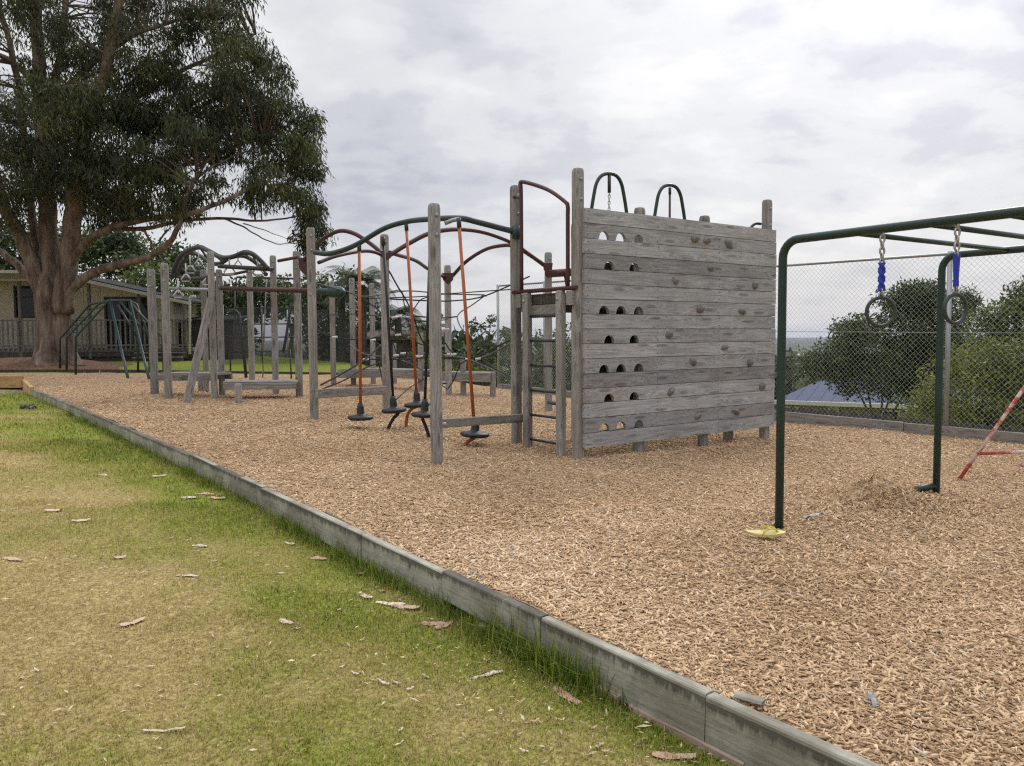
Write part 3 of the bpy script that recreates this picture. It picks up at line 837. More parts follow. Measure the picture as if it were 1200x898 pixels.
for i, (hx, hy) in enumerate(((375, 243), (408, 248), (470, 258), (418, 327), (318, 362), (545, 375), (390, 443), (508, 450), (301, 515), (459, 552), (368, 593), (530, 595), (565, 662), (306, 677), (383, 746), (489, 735))):
    uu, vv = wall_uv(660 + hx / Z6, 180 + hy / Z6)
    rr = random.Random(i); mb = MB(); vs = []
    rx = rr.uniform(.055, .075); rz = rr.uniform(.036, .052); dp = rr.uniform(.035, .055); tilt = rr.uniform(-.5, .5)
    rings, seg = 6, 12
    for a_ in range(rings):
        tt = a_ / (rings - 1)
        kk = math.cos(tt * PI / 2) ** .6
        for s_ in range(seg):
            ph = 2 * PI * s_ / seg
            wob = 1 + .16 * math.sin(2 * ph + i) + .10 * math.sin(5 * ph + i * 2)
            x = rx * kk * wob * math.cos(ph); z = rz * kk * wob * math.sin(ph) + tt * rz * .35
            x, z = x * math.cos(tilt) - z * math.sin(tilt), x * math.sin(tilt) + z * math.cos(tilt)
            vs.append((x, -dp * tt, z))
    fs = [(a_ * seg + s_, a_ * seg + (s_ + 1) % seg, (a_ + 1) * seg + (s_ + 1) % seg, (a_ + 1) * seg + s_) for a_ in range(rings - 1) for s_ in range(seg)]
    mb.add(vs, fs, 0, True); mb.add(vs[-seg:], [tuple(range(seg))])
    mb.build('climbing_hold', M['hold'], tower, Mw @ Matrix.Translation((uu, -.001, vv)))
rotw = math.atan2(u.y, u.x)
def wpt(x, y, z): return Mw @ Vector((x, y, z))
gz = float(chip_base(A.x, A.y)) - wz0
def tpost(x, y, ztop, w=.110, bolts=(.12, .34), side=0, name='post'):
    p = wpt(x, y, 0); p.z = float(chip_base(p.x, p.y)); h = wz0 + ztop - p.z
    return post_mesh(h, w, [(h - q, side) for q in bolts]).build(name, [M['post'], M['galv']], tower, Matrix.Translation(p) @ Matrix.Rotation(rotw, 4, 'Z'))
ztl = at(683, 196, D0).z - wz0; ztr = at(897, 234, D1).z - wz0
tpost(-.012, TH + .058, ztl); tpost(WLEN - .075, TH + .058, ztr)
zt2 = at(750, 239, 9.5).z - wz0
u1, _ = wall_uv(756, 500); u2, _ = wall_uv(831, 500); u3, _ = wall_uv(878, 500)
tpost(u1, TH + .058, WH + .09); tpost(u2, TH + .058, WH + .09); tpost(u3, TH + .30, WH - .2)
P607 = ground_hit(607, 524.6); TW = 1.25
lz = at(607, 218, 9.9).z - wz0
tpost(-.03, TW, lz, side=0)
tpost(WLEN - .1, TW, WH + .02); tpost(u1, TW, WH + .05); tpost(u2 + .25, TW, WH + .05)
pz = at(640, 340, 9.35).z - wz0                   # platform level
mb = MB()
for k in range(9):
    y0_ = .12 + k * (TW - .2) / 9
    mb.cbox(.03, WLEN - .1, y0_, y0_ + (TW - .2) / 9 - .008, pz - .09, pz - .045, .004)
mb.build('platform', M['beam'], tower, Mw)
mb = MB(); mb.cbox(.0, WLEN - .05, .135, .185, pz - .24, pz - .093, .006); mb.cbox(.0, WLEN - .05, TW - .12, TW - .07, pz - .24, pz - .093, .006); mb.build('joist', M['beam'], tower, Mw)
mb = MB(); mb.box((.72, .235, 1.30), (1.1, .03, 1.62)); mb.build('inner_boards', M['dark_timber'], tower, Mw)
# ladder in the end face (x < 0 side)
ld = MB()
lad = None
for yy, dz in ((.30, .0), (.93, .0)):
    p = wpt(-.10, yy, 0); p.z = float(chip_base(p.x, p.y)); h = wz0 + pz - .02 - p.z
    s_ = post_mesh(h, .099, [(h - .1, 1)], .018).build('ladder_stile', [M['post'], M['galv']], tower, Matrix.Translation(p) @ Matrix.Rotation(rotw, 4, 'Z'))
    lad = lad or s_
for yr in (370, 399.5, 429, 459, 488.5, 518):
    z = at(644, yr, 9.3).z - wz0
    MB().tube([wpt(-.09, .28, z), wpt(-.09, .96, z)], .016, 8).build('ladder_rung', M['charcoal'], tower)
mb = MB(); mb.cbox(.30, .93, -.02, .02, -.075, .075, .004)
o = mb.build('end_board', M['beam'], tower, Mw @ Matrix.Translation((-.045, 0, pz - .245)) @ Matrix.Rotation(PI / 2, 4, 'Z'))
mb = MB(); mb.box((0, 0, 0), (.02, .62, .12)); mb.build('dark_end_plate', M['dark_timber'], tower, Mw @ Matrix.Translation((-.04, .61, pz - .10)))
# scratched lettering-like tagging on the dark plate is unreadable in the photo; only its pale scuffs are kept
mb = MB()
for k in range(13):
    yy = .36 + k * .04; a_ = random.uniform(-.5, .5)
    mb.tube([Vector((0, yy, -.028)), Vector((0, yy + .02 * math.sin(a_), .005)), Vector((0, yy + .022, .026))], .0032, 5)
mb.build('pale_scuffs', M['hold'], tower, Mw @ Matrix.Translation((-.052, 0, pz - .10)))
for yy in (.14, 1.10):
    mb = MB(); mb.box((-.06, yy, pz - .11), (.10, .10, .16)); mb.build('timber_block', M['beam'], tower, Mw)
# maroon hand rails on the end
rl = [wpt(-.06, .02, pz), wpt(-.06, 1.19, pz)]
MB().tube([wpt(-.09, .04, pz + .0), wpt(-.09, 1.22, pz + .0)], .026, 10).build('rail', M['maroon'], tower)
zr0 = at(612, 216, 9.8).z - wz0; zr1 = at(675, 236, 9.0).z - wz0
MB().tube(spline([wpt(-.09, 1.05, pz + .02), wpt(-.09, 1.05, zr0 - .14), wpt(-.09, 1.07, zr0 - .03), wpt(-.09, 1.0, zr0 + .0), wpt(-.09, .55, (zr0 + zr1) / 2 + .015), wpt(-.09, .24, zr1 + .01), wpt(-.09, .185, zr1 - .06), wpt(-.09, .185, zr1 - .2), wpt(-.09, .185, pz + .02)], 6), .024, 10).build('handrail', M['maroon'], tower)
MB().tube(spline([wpt(-.09, 1.05, zr0 - .34), wpt(-.09, 1.06, zr0 - .20), wpt(-.09, 1.16, zr0 - .15), wpt(-.07, 1.22, zr0 - .15)], 6), .020, 8).build('rail_hook', M['maroon'], tower)
# green hoops over the back edge
def hoop(pxs, ytop, dback):
    (xa, ya), (xm, ym), (xb, yb) = pxs
    hw = (xb - xa) / 2; H_ = max(ya, yb) + 14 - ym
    pr = [(-1.0, 1.0), (-.93, .72), (-.80, .42), (-.66, .19), (-.40, .045), (0, 0), (.40, .045), (.66, .19), (.80, .42), (.93, .72), (1.0, 1.0)]
    P = [(v.x, v.y) for v in spline([Vector((xm + hw * q_, ym + H_ * r_, 0)) for q_, r_ in pr], 4)]
    uu, _ = wall_uv(xm, 240)
    Dm = (A.y + u.y * uu) + dback
    pts = []
    for (x, y) in P:
        uu, _ = wall_uv(x, 240)
        pts.append(at(x, y, A.y + u.y * uu + dback))
    MB().tube(pts, .021, 10).build('hoop', M['green_paint'], tower)
    return Dm
d1 = hoop(((693, 244), (713.5, 203.5), (737, 250)), 203, .25); d2 = hoop(((766, 254), (784.5, 217), (804, 258)), 217, .25)
def chain_mesh(p0, p1, link_len=.045, r=.006, width=.012):
    mb = MB(); p0 = Vector(p0); p1 = Vector(p1); d = p1 - p0; n = max(2, int(d.length / (link_len * .75))); B_ = basis(d)
    for i in range(n):
        c = p0 + d * ((i + .5) / n); rot = Matrix.Rotation(PI / 2 * (i % 2), 3, 'X')
        pts = []
        for k in range(12):
            t = 2 * PI * k / 12
            pts.append(c + B_ @ (rot @ Vector((link_len * .5 * math.cos(t), width * math.sin(t), 0))))
        mb.tube(pts, r, 6, closed=True)
    return mb
MB().tube([at(714, 205, d1), at(714, 226, d1)], .020, 8).build('chain_sleeve', M['charcoal'], tower)
chain_mesh(at(714, 225, d1), at(713.5, 262, d1)).build('chain', M['chain'], tower)
MB().tube([at(785, 220, d2), at(785, 228, d2)], .018, 8).build('chain_sleeve', M['charcoal'], tower)
MB().tube([at(785, 225, d2), at(784.5, 300, d2)], .014, 8).build('hanging_rod', M['maroon'], tower)
e0, _ = wall_uv(884, 270)
MB().tube(spline([wpt(WLEN - .32, .2, WH - .25), wpt(WLEN - .30, .2, WH + .0), wpt(WLEN - .2, .2, WH + .09), wpt(WLEN - .08, .2, WH + .10)], 6), .02, 8).build('hoop', M['green_paint'], tower)
# back bracing that shows through the ladder side
b15 = at(642.5, 480.5, 14.8)
# ------------------------------------------------------------------ arch frame with the hanging discs
arch = thing('arch_frame', 'overhead frame of wavy green and maroon tubes on five tall timber posts', 'climbing frame', ground_hit(512, 540))
post(arch, 368.5, 492.5, 267, rot=.35, pxt=366.5); post(arch, 453.5, 485, 275, rot=.5, w=.15); post(arch, 512, 539.5, 239, rot=.55, side=0, pxt=510.5)
post(arch, 526, 463, 311, rot=.3, w=.15); post(arch, 643, 480.5, 296, rot=.4, w=.14)
G = [(369, 296, 11.15), (385, 297.5, 11.0), (403, 293, 10.9), (421, 285, 10.8), (450, 268, 10.75), (476, 260, 10.7), (503, 257, 10.3), (538, 256, 9.8), (562, 261, 9.8), (604, 272, 9.85)]
tube_px('arch_tube', G, .036, M['arch_green'], arch)
tube_px('arch_tube', [(373, 308, 11.4), (395, 300, 11.7), (424, 294.5, 12.2), (440, 296, 12.4), (452, 302, 12.5)], .027, M['maroon'], arch)
tube_px('arch_tube', [(352, 310, 14.2), (362, 298, 13.6), (373, 284, 13.1), (395, 271.5, 12.8), (413, 273, 12.7), (432, 284, 12.6), (448, 297, 12.5)], .034, M['maroon'], arch)
tube_px('arch_tube', [(457, 299, 12.5), (480, 285, 12.7), (504, 273.5, 12.9), (532, 269, 13.2), (560, 271, 13.6), (584, 278, 14.0), (604, 287, 14.3), (620, 298, 14.5), (641, 313, 14.7)], .036, M['maroon'], arch)
tube_px('arch_tube', [(457, 296, 12.6), (465, 298.5, 12.9), (487, 305.5, 14), (503, 316, 15.3), (523, 326, 16.6)], .034, M['maroon'], arch)
tube_px('arch_tube', [(529, 325, 16.6), (546, 307, 16.2), (568, 293, 15.8), (588, 288, 15.4), (603, 289, 15.1), (622, 300, 14.9), (640, 313, 14.8)], .036, M['maroon'], arch)
def bracket(px, py, D, w=.14, h=.2, key='maroon'):
    c = at(px, py, D); mb = MB()
    pr = [(-.5, .5), (.5, .5), (.42, -.1), (0, -.5), (-.42, -.1)]
    vs = [(x * w, -.02, z * h) for x, z in pr] + [(x * w, .02, z * h) for x, z in pr]
    mb.add(vs, [(4, 3, 2, 1, 0), (5, 6, 7, 8, 9)] + [(i, (i + 1) % 5, 5 + (i + 1) % 5, 5 + i) for i in range(5)])
    mb.build('bracket', M[key], arch, Matrix.Translation(c))
bracket(453, 301, 12.42, .16, .12); bracket(525, 327, 16.45, .24, .24); bracket(642, 315, 14.65, .18, .2); bracket(358, 313, 13.9, .24, .32)
MB().tube([at(521, 262, 9.75), at(530, 258.5, 9.75), at(539, 256.5, 9.78)], .026, 8).build('joint_sleeve', M['galv'], arch)
MB().tube([at(605, 265, 9.82), at(605, 280, 9.82)], .05, 8).build('end_plate', M['arch_green'], arch)
beam('low_rail', at(371, 461.5, 11.3), at(452, 457.5, 12.6), .045, .13, M['beam'], arch)
beam('low_rail', at(514, 496.5, 8.62), at(613, 490, 9.72), .045, .10, M['beam'], arch)
MB().lathe([(0, .02), (.02, .018), (.03, .008), (.032, 0)], at(521, 497.5, 8.62) + Vector((0, -.035, 0)), 10, Matrix.Rotation(PI / 2, 3, 'X')).build('bolt', M['galv'], arch)
tube_px('link_bar', [(642, 321, 14.6), (671, 319, 14.0)], .07, M['maroon'], arch)
tube_px('link_rod', [(662, 323, 14.2), (664, 336, 14.2)], .02, M['maroon'], arch)
tube_px('step_peg', [(643, 471.5, 14.6), (650, 473, 14.2), (662, 475, 13.6)], .035, M['dark_timber'], arch)

discs = [
    ((421, 286), (424, 482), (422.5, 489.5), None, 10.8, 'orange', 'orange', 'black disc swing on a long orange pole, apart on the left, without a tail', .16),
    ((449, 279), (464, 470), (461.5, 481), [(467, 484), (460, 492), (453.5, 505)], 10.9, 'black_hose', 'black_hose', 'black disc swing on a black hose, its black tail bent towards the left', .155),
    ((476, 262), (483.5, 466), (489, 474.5), [(482, 480), (477, 489), (475.5, 508)], 11.1, 'orange', 'orange', 'black disc swing on an orange pole in the cluster, with short orange tail', .17),
    ((505, 259), (498, 474), (497.5, 486), [(495, 490), (500, 503), (506, 525)], 10.1, 'black_hose', 'black_hose', 'black disc swing on a black hose, hanging right beside the middle post', .155),
    ((537.5, 257), (554, 492), (556.5, 509), [(556, 513), (546, 520), (541, 533)], 9.6, 'orange', 'orange', 'black disc swing on an orange pole behind the low rail, tilted, with orange tail', .165)]
for (tx, ty), (bx, by), (cx, cy), tail, D, hk, tk, lab, rad in discs:
    c = at(cx, cy, D); top = at(tx, ty, D); hb = c + (top - c).normalized() * .09
    t = thing('disc_swing', lab, 'disc swing', c, 'disc swings hanging under the arch frame')
    axd = (top - c).normalized(); R_ = basis(axd.cross(Vector((0, 1, 0))) , axd)
    if cx == 556.5: R_ = R_ @ Matrix.Rotation(-.14, 3, 'Y')
    rad *= 1.08; pr = [(0, -.035), (rad * .55, -.036), (rad * .85, -.030), (rad, -.012), (rad * 1.0, .008), (rad * .9, .024), (rad * .6, .034), (rad * .32, .04), (.05, .06), (.045, .15), (.038, .175), (.02, .18), (0, .18)]
    MB().lathe(pr, c, 24, R_).build('disc_seat', M['rubber'], t)
    MB().tube([c + axd * .12, c + (top - c) * .5, top - axd * .06], .021 if hk == 'orange' else .019, 10).build('hose', M[hk], t)
    MB().tube([top - axd * .10, top + axd * .015], .028, 10).build('top_clamp', M['charcoal'], t)
    MB().tube([c + axd * .10, c + axd * .20], .034, 10).build('collar', M['rubber'], t)
    if tail:
        P = spline([c - axd * .02] + [at(x, y, D) for x, y in tail], 6)
        MB().tube(P, .022, 8).build('tail', M[tk], t)

# ------------------------------------------------------------------ wave ladder (far left module)
wave = thing('wave_ladder', 'far timber posted climber with two wavy overhead tubes and low platforms', 'climbing frame', ground_hit(255, 467))
for px, pb, pt, r_, w in ((181.5, 462, 316, .2, .15), (197.5, 466, 308.7, .2, .14), (251.5, 467, 295, .3, .14), (260.5, 463.5, 316, .3, .14), (242, 459, 316, .3, .13), (323.5, 462.4, 299.7, .25, .14), (351, 465, 294.6, .2, .15), (295.5, 446, 312.5, .2, .14)):
    post(wave, px, pb, pt, D=None if px != 295.5 else 18.2, rot=r_, w=w)
Dw = 15.3
tube_px('wave_tube', [(201, 326, 16.4), (205, 313, 16.3), (212, 300, 16.2), (222, 293, 16), (234.5, 290, 15.8), (245, 294.6, 15.6), (260, 302, 15.3), (273, 301, 15.2), (286, 296, 15.1), (296, 298, 15), (306, 306, 15), (314, 315, 15)], .048, M['charcoal'], wave)
tube_px('wave_tube', [(205, 325, 18), (215, 305, 17.8), (224, 296, 17.6), (234, 300, 17.4), (246, 308, 17.2), (258, 309, 17), (270, 302, 16.9), (284, 300, 16.8), (294, 304, 16.7), (304, 312, 16.6), (312, 322, 16.5)], .045, M['charcoal'], wave)
for a_, b_ in (((222, 293, 16), (231, 299, 17.5)), ((234, 290, 15.8), (247, 308, 17.2)), ((250, 297, 15.5), (262, 308, 17)), ((273, 301, 15.2), (283, 300, 16.8)), ((296, 298, 15), (300, 309, 16.7)), ((210, 302, 16.2), (216, 304, 17.8)), ((286, 296, 15.1), (293, 304, 16.7)), ((306, 306, 15), (307, 315, 16.6))):
    tube_px('rung', [a_, b_], .022, M['charcoal'], wave)
tube_px('cross_bar', [(256, 312, 15.2), (320, 316, 15)], .040, M['charcoal'], wave)
tube_px('cross_bar', [(210, 324.5, 16.3), (228, 327, 16), (245, 325, 15.8)], .045, M['charcoal'], wave)
tube_px('cross_bar', [(197, 338, 16), (248, 340, 15.4)], .035, M['galv'], wave)
tube_px('cross_bar', [(182, 322, 15.6), (200, 322, 16)], .03, M['charcoal'], wave)
tube_px('cross_bar', [(326, 306, 15), (349, 301.5, 14.8)], .030, M['maroon'], wave)
tube_px('cross_bar', [(214, 316, 17), (262, 322, 16.8), (290, 318, 16.6)], .03, M['charcoal'], wave)
mb = MB(); mb.tube([at(259, 338, 15.0), at(372, 341.2, 13.8)], .044, 10); mb.build('long_bar', M['maroon'], wave)
mb = MB(); mb.tube(spline([at(372, 341.2, 13.8), at(384, 341.5, 13.7), at(388, 342, 13.68), at(397, 342.5, 13.6), at(402, 343, 13.55), at(404, 343.2, 13.53)], 4), [.052] * 5 + [.058, .07, .09, .10, .10, .105, .105, .105, .1, .09, .08, .07, .05, .045, .03, .02][:16], 12); mb.build('rounded_end', M['teal_paint'], wave)
for (xa, xb, ya, yb, Da, Db) in ((187, 250, 437, 437.5, 15.2, 14.9), (261, 348, 447.5, 447, 14.6, 14.9)):
    p0 = at(xa, ya, Da); p1 = at(xb, yb, Db); d = (p1 - p0).normalized()
    mb = MB(); ln = (p1 - p0).length
    for k in range(5): mb.cbox(0, ln, k * .115, k * .115 + .107, -.045, 0, .004)
    mb.build('platform', M['beam'], wave, Matrix.Translation(p0) @ basis(d).to_4x4())
    mb = MB(); mb.cbox(.01, ln - .01, -.05, -.004, -.145, -.03, .004); mb.cbox(.01, ln - .01, .575, .62, -.145, -.03, .004)
    mb.build('platform_edge', M['beam'], wave, Matrix.Translation(p0) @ basis(d).to_4x4())
post(wave, 279.5, 471, 449.5, rot=.2, w=.13, bolts=(), name='short_leg'); post(wave, 236, 458, 441, rot=.2, w=.13, bolts=(), name='short_leg')
pb_ = ground_hit(218, 471); pt_ = at(247, 352, 14.7)
o = beam('leaning_plank', pb_ - Vector((0, 0, .05)), pt_, .05, .14, M['beam'], None, up=(-.6, -.8, .2)); tag(o, 'broad grey plank leaning diagonally against the paired timber posts', 'plank')
for (x, y, D, sz, lab) in ((218, 326, 16, 11, 'triangular hand ring under the left bend of the wavy tubes, before dark foliage'), (209, 345, 15.8, 11, 'lowest triangular hand ring, in front of the building wall'), (223, 316, 16.4, 12, 'triangular hand ring hanging above the lower left one'), (269, 317, 15.2, 13, 'triangular hand ring just right of the paired posts'), (302, 318, 15.2, 12, 'triangular hand ring near the right end of the wavy tubes'), (243, 330, 15.8, 11, 'triangular hand ring tight against the left of the paired posts'), (279, 309, 16.2, 8, 'small triangular hand ring hanging between the two wavy humps'), (233, 308, 16.4, 9, 'small triangular hand ring inside the left hump of the tubes')):
    s_ = sz * D / FPX / 2; c = at(x, y, D)
    t = thing('hand_ring', lab, 'hand ring', c, 'triangular hand rings under the wave ladder')
    tri = [Vector((-.25 * s_, 0, s_ * .7)), Vector((.25 * s_, 0, s_ * .7)), Vector((s_, 0, -s_ * .3)), Vector((s_ * .8, 0, -s_ * .7)), Vector((-s_ * .8, 0, -s_ * .7)), Vector((-s_, 0, -s_ * .3))]
    MB().tube([c + q for q in tri], .016, 6, closed=True).build('handle', M['ferrule'], t)
    MB().tube([c + Vector((0, 0, s_ * .7)), c + Vector((0, 0, s_ * .7 + .22))], .013, 6).build('hanger', M['ferrule'], t)

# ------------------------------------------------------------------ rope net module
net = thing('rope_net', 'black rope climbing net strung between grey posts behind the disc swings', 'rope net', ground_hit(450, 470))
for px, pb, pt, w in ((391, 451, 330, .15), (414.3, 451, 326, .15), (437.5, 450, 332, .14), (493.5, 458, 390, .14)):
    post(net, px, pb, pt, rot=.25, w=w)
for px, pb, pt in ((543, 463, 416), (577.8, 465, 436), (463, 450, 402)):
    post(net, px, pb, pt, rot=.2, w=.13 if px > 500 else .10, bolts=())
for (xa, xb, ya, yb, Da, Db) in ((397, 447, 433, 432.5, 19.0, 18.6), (518, 575, 436, 437, 17.4, 17.2), (447, 495, 432.5, 434, 18.6, 17.9)):
    p0 = at(xa, ya, Da); p1 = at(xb, yb, Db); ln = (p1 - p0).length
    mb = MB()
    for k in range(4): mb.cbox(0, ln, k * .13, k * .13 + .12, -.05, 0, .004)
    mb.build('platform', M['beam'], net, Matrix.Translation(p0) @ basis(p1 - p0).to_4x4())
    mb = MB(); mb.cbox(0, ln, -.05, -.004, -.2, -.02, .004); mb.build('platform_edge', M['beam'], net, Matrix.Translation(p0) @ basis(p1 - p0).to_4x4())
z6 = 4.9875
def zp(x, y, D): return at(380 + x / z6, 300 + y / z6, D)
def rope(pts, r=.014, key='rope', sag=0):
    MB().tube(spline([zp(*p) for p in pts], 6), r, 6).build('rope', M[key], net)
ropes = [
    ([(-90, 150, 13), (120, 205, 13.6), (240, 238, 14), (480, 205, 15), (700, 222, 16), (935, 228, 15.6)], .014),
    ([(250, 248, 14), (450, 243, 14.6), (610, 235, 15), (720, 222, 15.8), (1095, 196, 15)], .012),
    ([(385, 252, 14.2), (600, 262, 15), (760, 262, 15.5), (935, 235, 15.5), (1200, 120, 15)], .015),
    ([(380, 90, 12.6), (430, 180, 13), (480, 262, 13.5), (520, 350, 14), (560, 470, 14.5), (620, 580, 15)], .014),
    ([(935, 235, 15.5), (860, 290, 15.6), (795, 330, 15.6), (778, 365, 15.4), (800, 420, 15.2), (845, 470, 15)], .012),
    ([(-100, 395, 14.5), (-10, 452, 14.5), (60, 475, 14.5), (210, 490, 14.5), (330, 470, 14.8)], .014),
    ([(1110, 480, 14.5), (1000, 535, 15), (880, 592, 15.2), (720, 600, 15.4), (540, 588, 15.6), (420, 590, 15.5)], .016),
    ([(1110, 500, 14.3), (1000, 560, 14.8), (905, 602, 15)], .016),
    ([(700, 500, 15.2), (760, 570, 15.2), (905, 602, 15), (1000, 660, 14.6), (1110, 722, 14.2)], .014),
    ([(840, 602, 15), (950, 650, 14.7), (1110, 728, 14.2)], .012),
    ([(240, 605, 14.2), (420, 605, 14.5), (520, 600, 14.8), (720, 592, 15), (840, 605, 15)], .013),
    ([(-20, 755, 12.4), (100, 690, 12.8), (240, 605, 13.4), (330, 520, 14)], .014),
    ([(-20, 782, 12.4), (120, 725, 12.8), (240, 655, 13.4), (420, 590, 14)], .012),
    ([(240, 260, 13.8), (330, 330, 14), (410, 440, 14.3), (500, 490, 14.6), (720, 575, 15)], .012),
    ([(150, 520, 15.8), (240, 575, 15.4), (420, 600, 15), (560, 660, 15), (720, 780, 15.2)], .012),
    ([(385, 210, 14), (450, 205, 14.5), (470, 290, 14.5), (505, 330, 14.6), (560, 260, 15), (610, 240, 15)], .011),
    ([(400, 500, 15), (420, 560, 15), (440, 590, 15), (455, 530, 15), (480, 470, 15)], .011),
    ([(510, 350, 15.5), (600, 358, 15.8), (700, 362, 16.2), (775, 355, 16.4)], .016),
    ([(500, 375, 15.5), (620, 382, 15.8), (720, 372, 16.2)], .012),
    ([(280, 490, 16), (330, 530, 16), (310, 580, 16), (330, 680, 16.2), (345, 760, 16)], .013),
    ([(720, 780, 15.4), (760, 720, 15.4), (790, 640, 15.3), (830, 605, 15.2), (870, 520, 15.2)], .012),
    ([(-80, 330, 17), (40, 345, 17), (160, 340, 17), (300, 350, 17)], .011),
    ([(690, 500, 15), (660, 600, 15.2), (620, 690, 15.4), (500, 770, 15), (420, 840, 13.6)], .011),
]
for pts, r in ropes: rope(pts, r, 'rope' if random.random() < .75 else 'rope_light')
for (x, y, D) in ((60, 475, 14.4), (242, 605, 14.1), (420, 582, 14.5), (432, 462, 14.3), (535, 588, 14.8), (720, 576, 15), (757, 576, 15), (898, 602, 14.9), (840, 602, 14.9), (715, 430, 15.2), (285, 492, 15.9), (560, 588, 14.8), (460, 570, 14.6), (935, 233, 15.4), (410, 360, 14), (700, 745, 15.3)):
    c = zp(x, y, D); MB().tube([c - Vector((.05, 0, .004)), c + Vector((.05, 0, .004))], .019, 8).build('rope_clamp', M['ferrule'] if x not in (935, 700) else M['charcoal'], net)

# ------------------------------------------------------------------ green bar climber (left)
bc = thing('bar_climber', 'dark green steel bar climber with sloping ladder sides in front of the gum tree', 'bar climber', ground_hit(130, 438))
rails = [((70.3, 432.8), (70.3, 397), (105, 357), (127, 352.5), (152, 352), (160, 357), (175, 395), (175, 434), 24.2), ((78, 433), (78, 396), (116, 356), (128, 352.6), (152, 352.4), (162, 396), (162, 396), (161.5, 433), 23.4), ((88.5, 435), (88.5, 395), (127, 353), (140, 352.5), (152, 352.5), (162, 366), (190, 395), (192, 434), 22.2)]
grid_pts = []
for r_ in rails:
    D = r_[-1]; pts = [at(x, y, D) for x, y in r_[:-1]]
    pts[0].z = min(pts[0].z, float(chip_base(pts[0].x, pts[0].y))) - .1; pts[-1].z = min(pts[-1].z, float(chip_base(pts[-1].x, pts[-1].y))) - .1
    dd = [pts[0]]
    for p in pts[1:]:
        if (p - dd[-1]).length > .05: dd.append(p)
    MB().tube(dd, .034, 8).build('rail', M['green_paint'], bc); grid_pts.append(pts)
for t_ in (.15, .38, .6, .85):
    a_ = [g[1].lerp(g[2], t_) for g in grid_pts]
    MB().tube([a_[0], a_[1], a_[2]], .02, 6).build('rung', M['green_paint'], bc)
for t_ in (.2, .5, .8):
    a_ = [g[5].lerp(g[6], t_) for g in grid_pts]
    MB().tube([a_[0], a_[2]], .02, 6).build('rung', M['green_paint'], bc)
for (xa, ya, xb, yb) in ((129, 352.6, 150.5, 446), (152, 352.2, 175, 446)):
    f = at(xb, yb, 20.3); f.z = float(chip_base(f.x, f.y)) - .02
    MB().tube([at(xa, ya, 22.2), at(xa + (xb - xa) * .8, ya + (yb - ya) * .8, 20.7), f], .036, 8).build('sloping_leg', M['teal_paint'], bc)
for (xa, ya, xb, yb) in ((138, 357, 161, 396), (140, 352.5, 176, 397)):
    MB().tube([at(xa, ya, 22.6), at(xb, yb, 22.6)], .03, 8).build('brace', M['green_paint'], bc)

# ------------------------------------------------------------------ grey bar climbing grid behind the wave ladder
cg = thing('bar_grid', 'thin grey steel climbing grid with curved legs standing near the back lawn', 'climbing frame', ground_hit(310, 440))
zz = 6.0
def zq(x, y, D): return at(240 + x / zz, 320 + y / zz, D)
for pts, r_ in (([(215, 90), (225, 30), (640, 40)], .03), ([(640, 40), (640, 700)], .02), ([(440, 40), (430, 100), (405, 700)], .018), ([(550, 45), (545, 95)], .018), ([(210, 90), (215, 400), (180, 560), (180, 720)], .022), ([(150, 265), (210, 258), (240, 290), (262, 440), (292, 725)], .042), ([(640, 225), (610, 240), (595, 290), (575, 430), (552, 560)], .038), ([(190, 556), (600, 545), (608, 720)], .024), ([(215, 360), (640, 358)], .020), ([(180, 456), (640, 450)], .020), ([(215, 248), (600, 246), (640, 236)], .020), ([(580, 260), (585, 545)], .018), ([(412, 290), (405, 545)], .018)):
    P = [zq(x, y, 21.5) for x, y in pts]
    for p in (P[0], P[-1]):
        if p.z < 0.75: p.z = float(chip_base(p.x, p.y)) - .1
    MB().tube(P if len(P) < 3 else P, r_, 6).build('bar', M['charcoal'] if r_ > .03 else M['galv'] if r_ < .019 else M['charcoal'], cg)

# ------------------------------------------------------------------ monkey bars with two rings
mk = thing('monkey_bars', 'dark green tube monkey bars rising into the upper right of the picture', 'monkey bars', ground_hit(913, 615))
f0 = ground_hit(913, 614); s0 = ground_hit(1097, 580)
HB = 2.11
run = (at(1200, 256.5, 4.68) - at(940, 286.5, 5.95)); run.z = 0; run.normalize()
ztop = f0.z + HB
def bent(base, n=4.6):
    top = Vector((base.x, base.y, ztop)); r_ = .13
    P = [base - Vector((0, 0, .25)), base + Vector((0, 0, .9)), top - Vector((0, 0, r_))]
    for k in range(1, 7):
        t_ = PI / 2 * k / 6; P.append(top + run * (r_ * (1 - math.cos(t_))) + Vector((0, 0, -r_ + r_ * math.sin(t_))))
    P.append(top + run * 1.5); P.append(top + run * n)
    return P
MB().tube(bent(f0), .031, 14).build('side_rail', M['green_paint'], mk)
MB().tube(bent(s0), .031, 14).build('side_rail', M['green_paint'], mk)
cross = Vector((s0.x - f0.x, s0.y - f0.y, 0))
for t_ in (.55, 1.06, 1.53, 2.0, 2.5, 3.0, 3.5):
    a_ = Vector((f0.x, f0.y, ztop)) + run * t_
    MB().tube([a_, a_ + cross], .019, 10).build('rung', M['green_paint'], mk)
for base in (f0, s0):
    p = base + run * 4.6; p.z = ztop
    MB().tube([p, Vector((p.x, p.y, f0.z - .2))], .031, 12).build('leg', M['green_paint'], mk)
MB().tube([ground_hit(1066, 580) + Vector((0, 0, .035)), s0 + Vector((0, 0, .085))], .030, 10).build('foot_bar', M['green_paint'], mk)
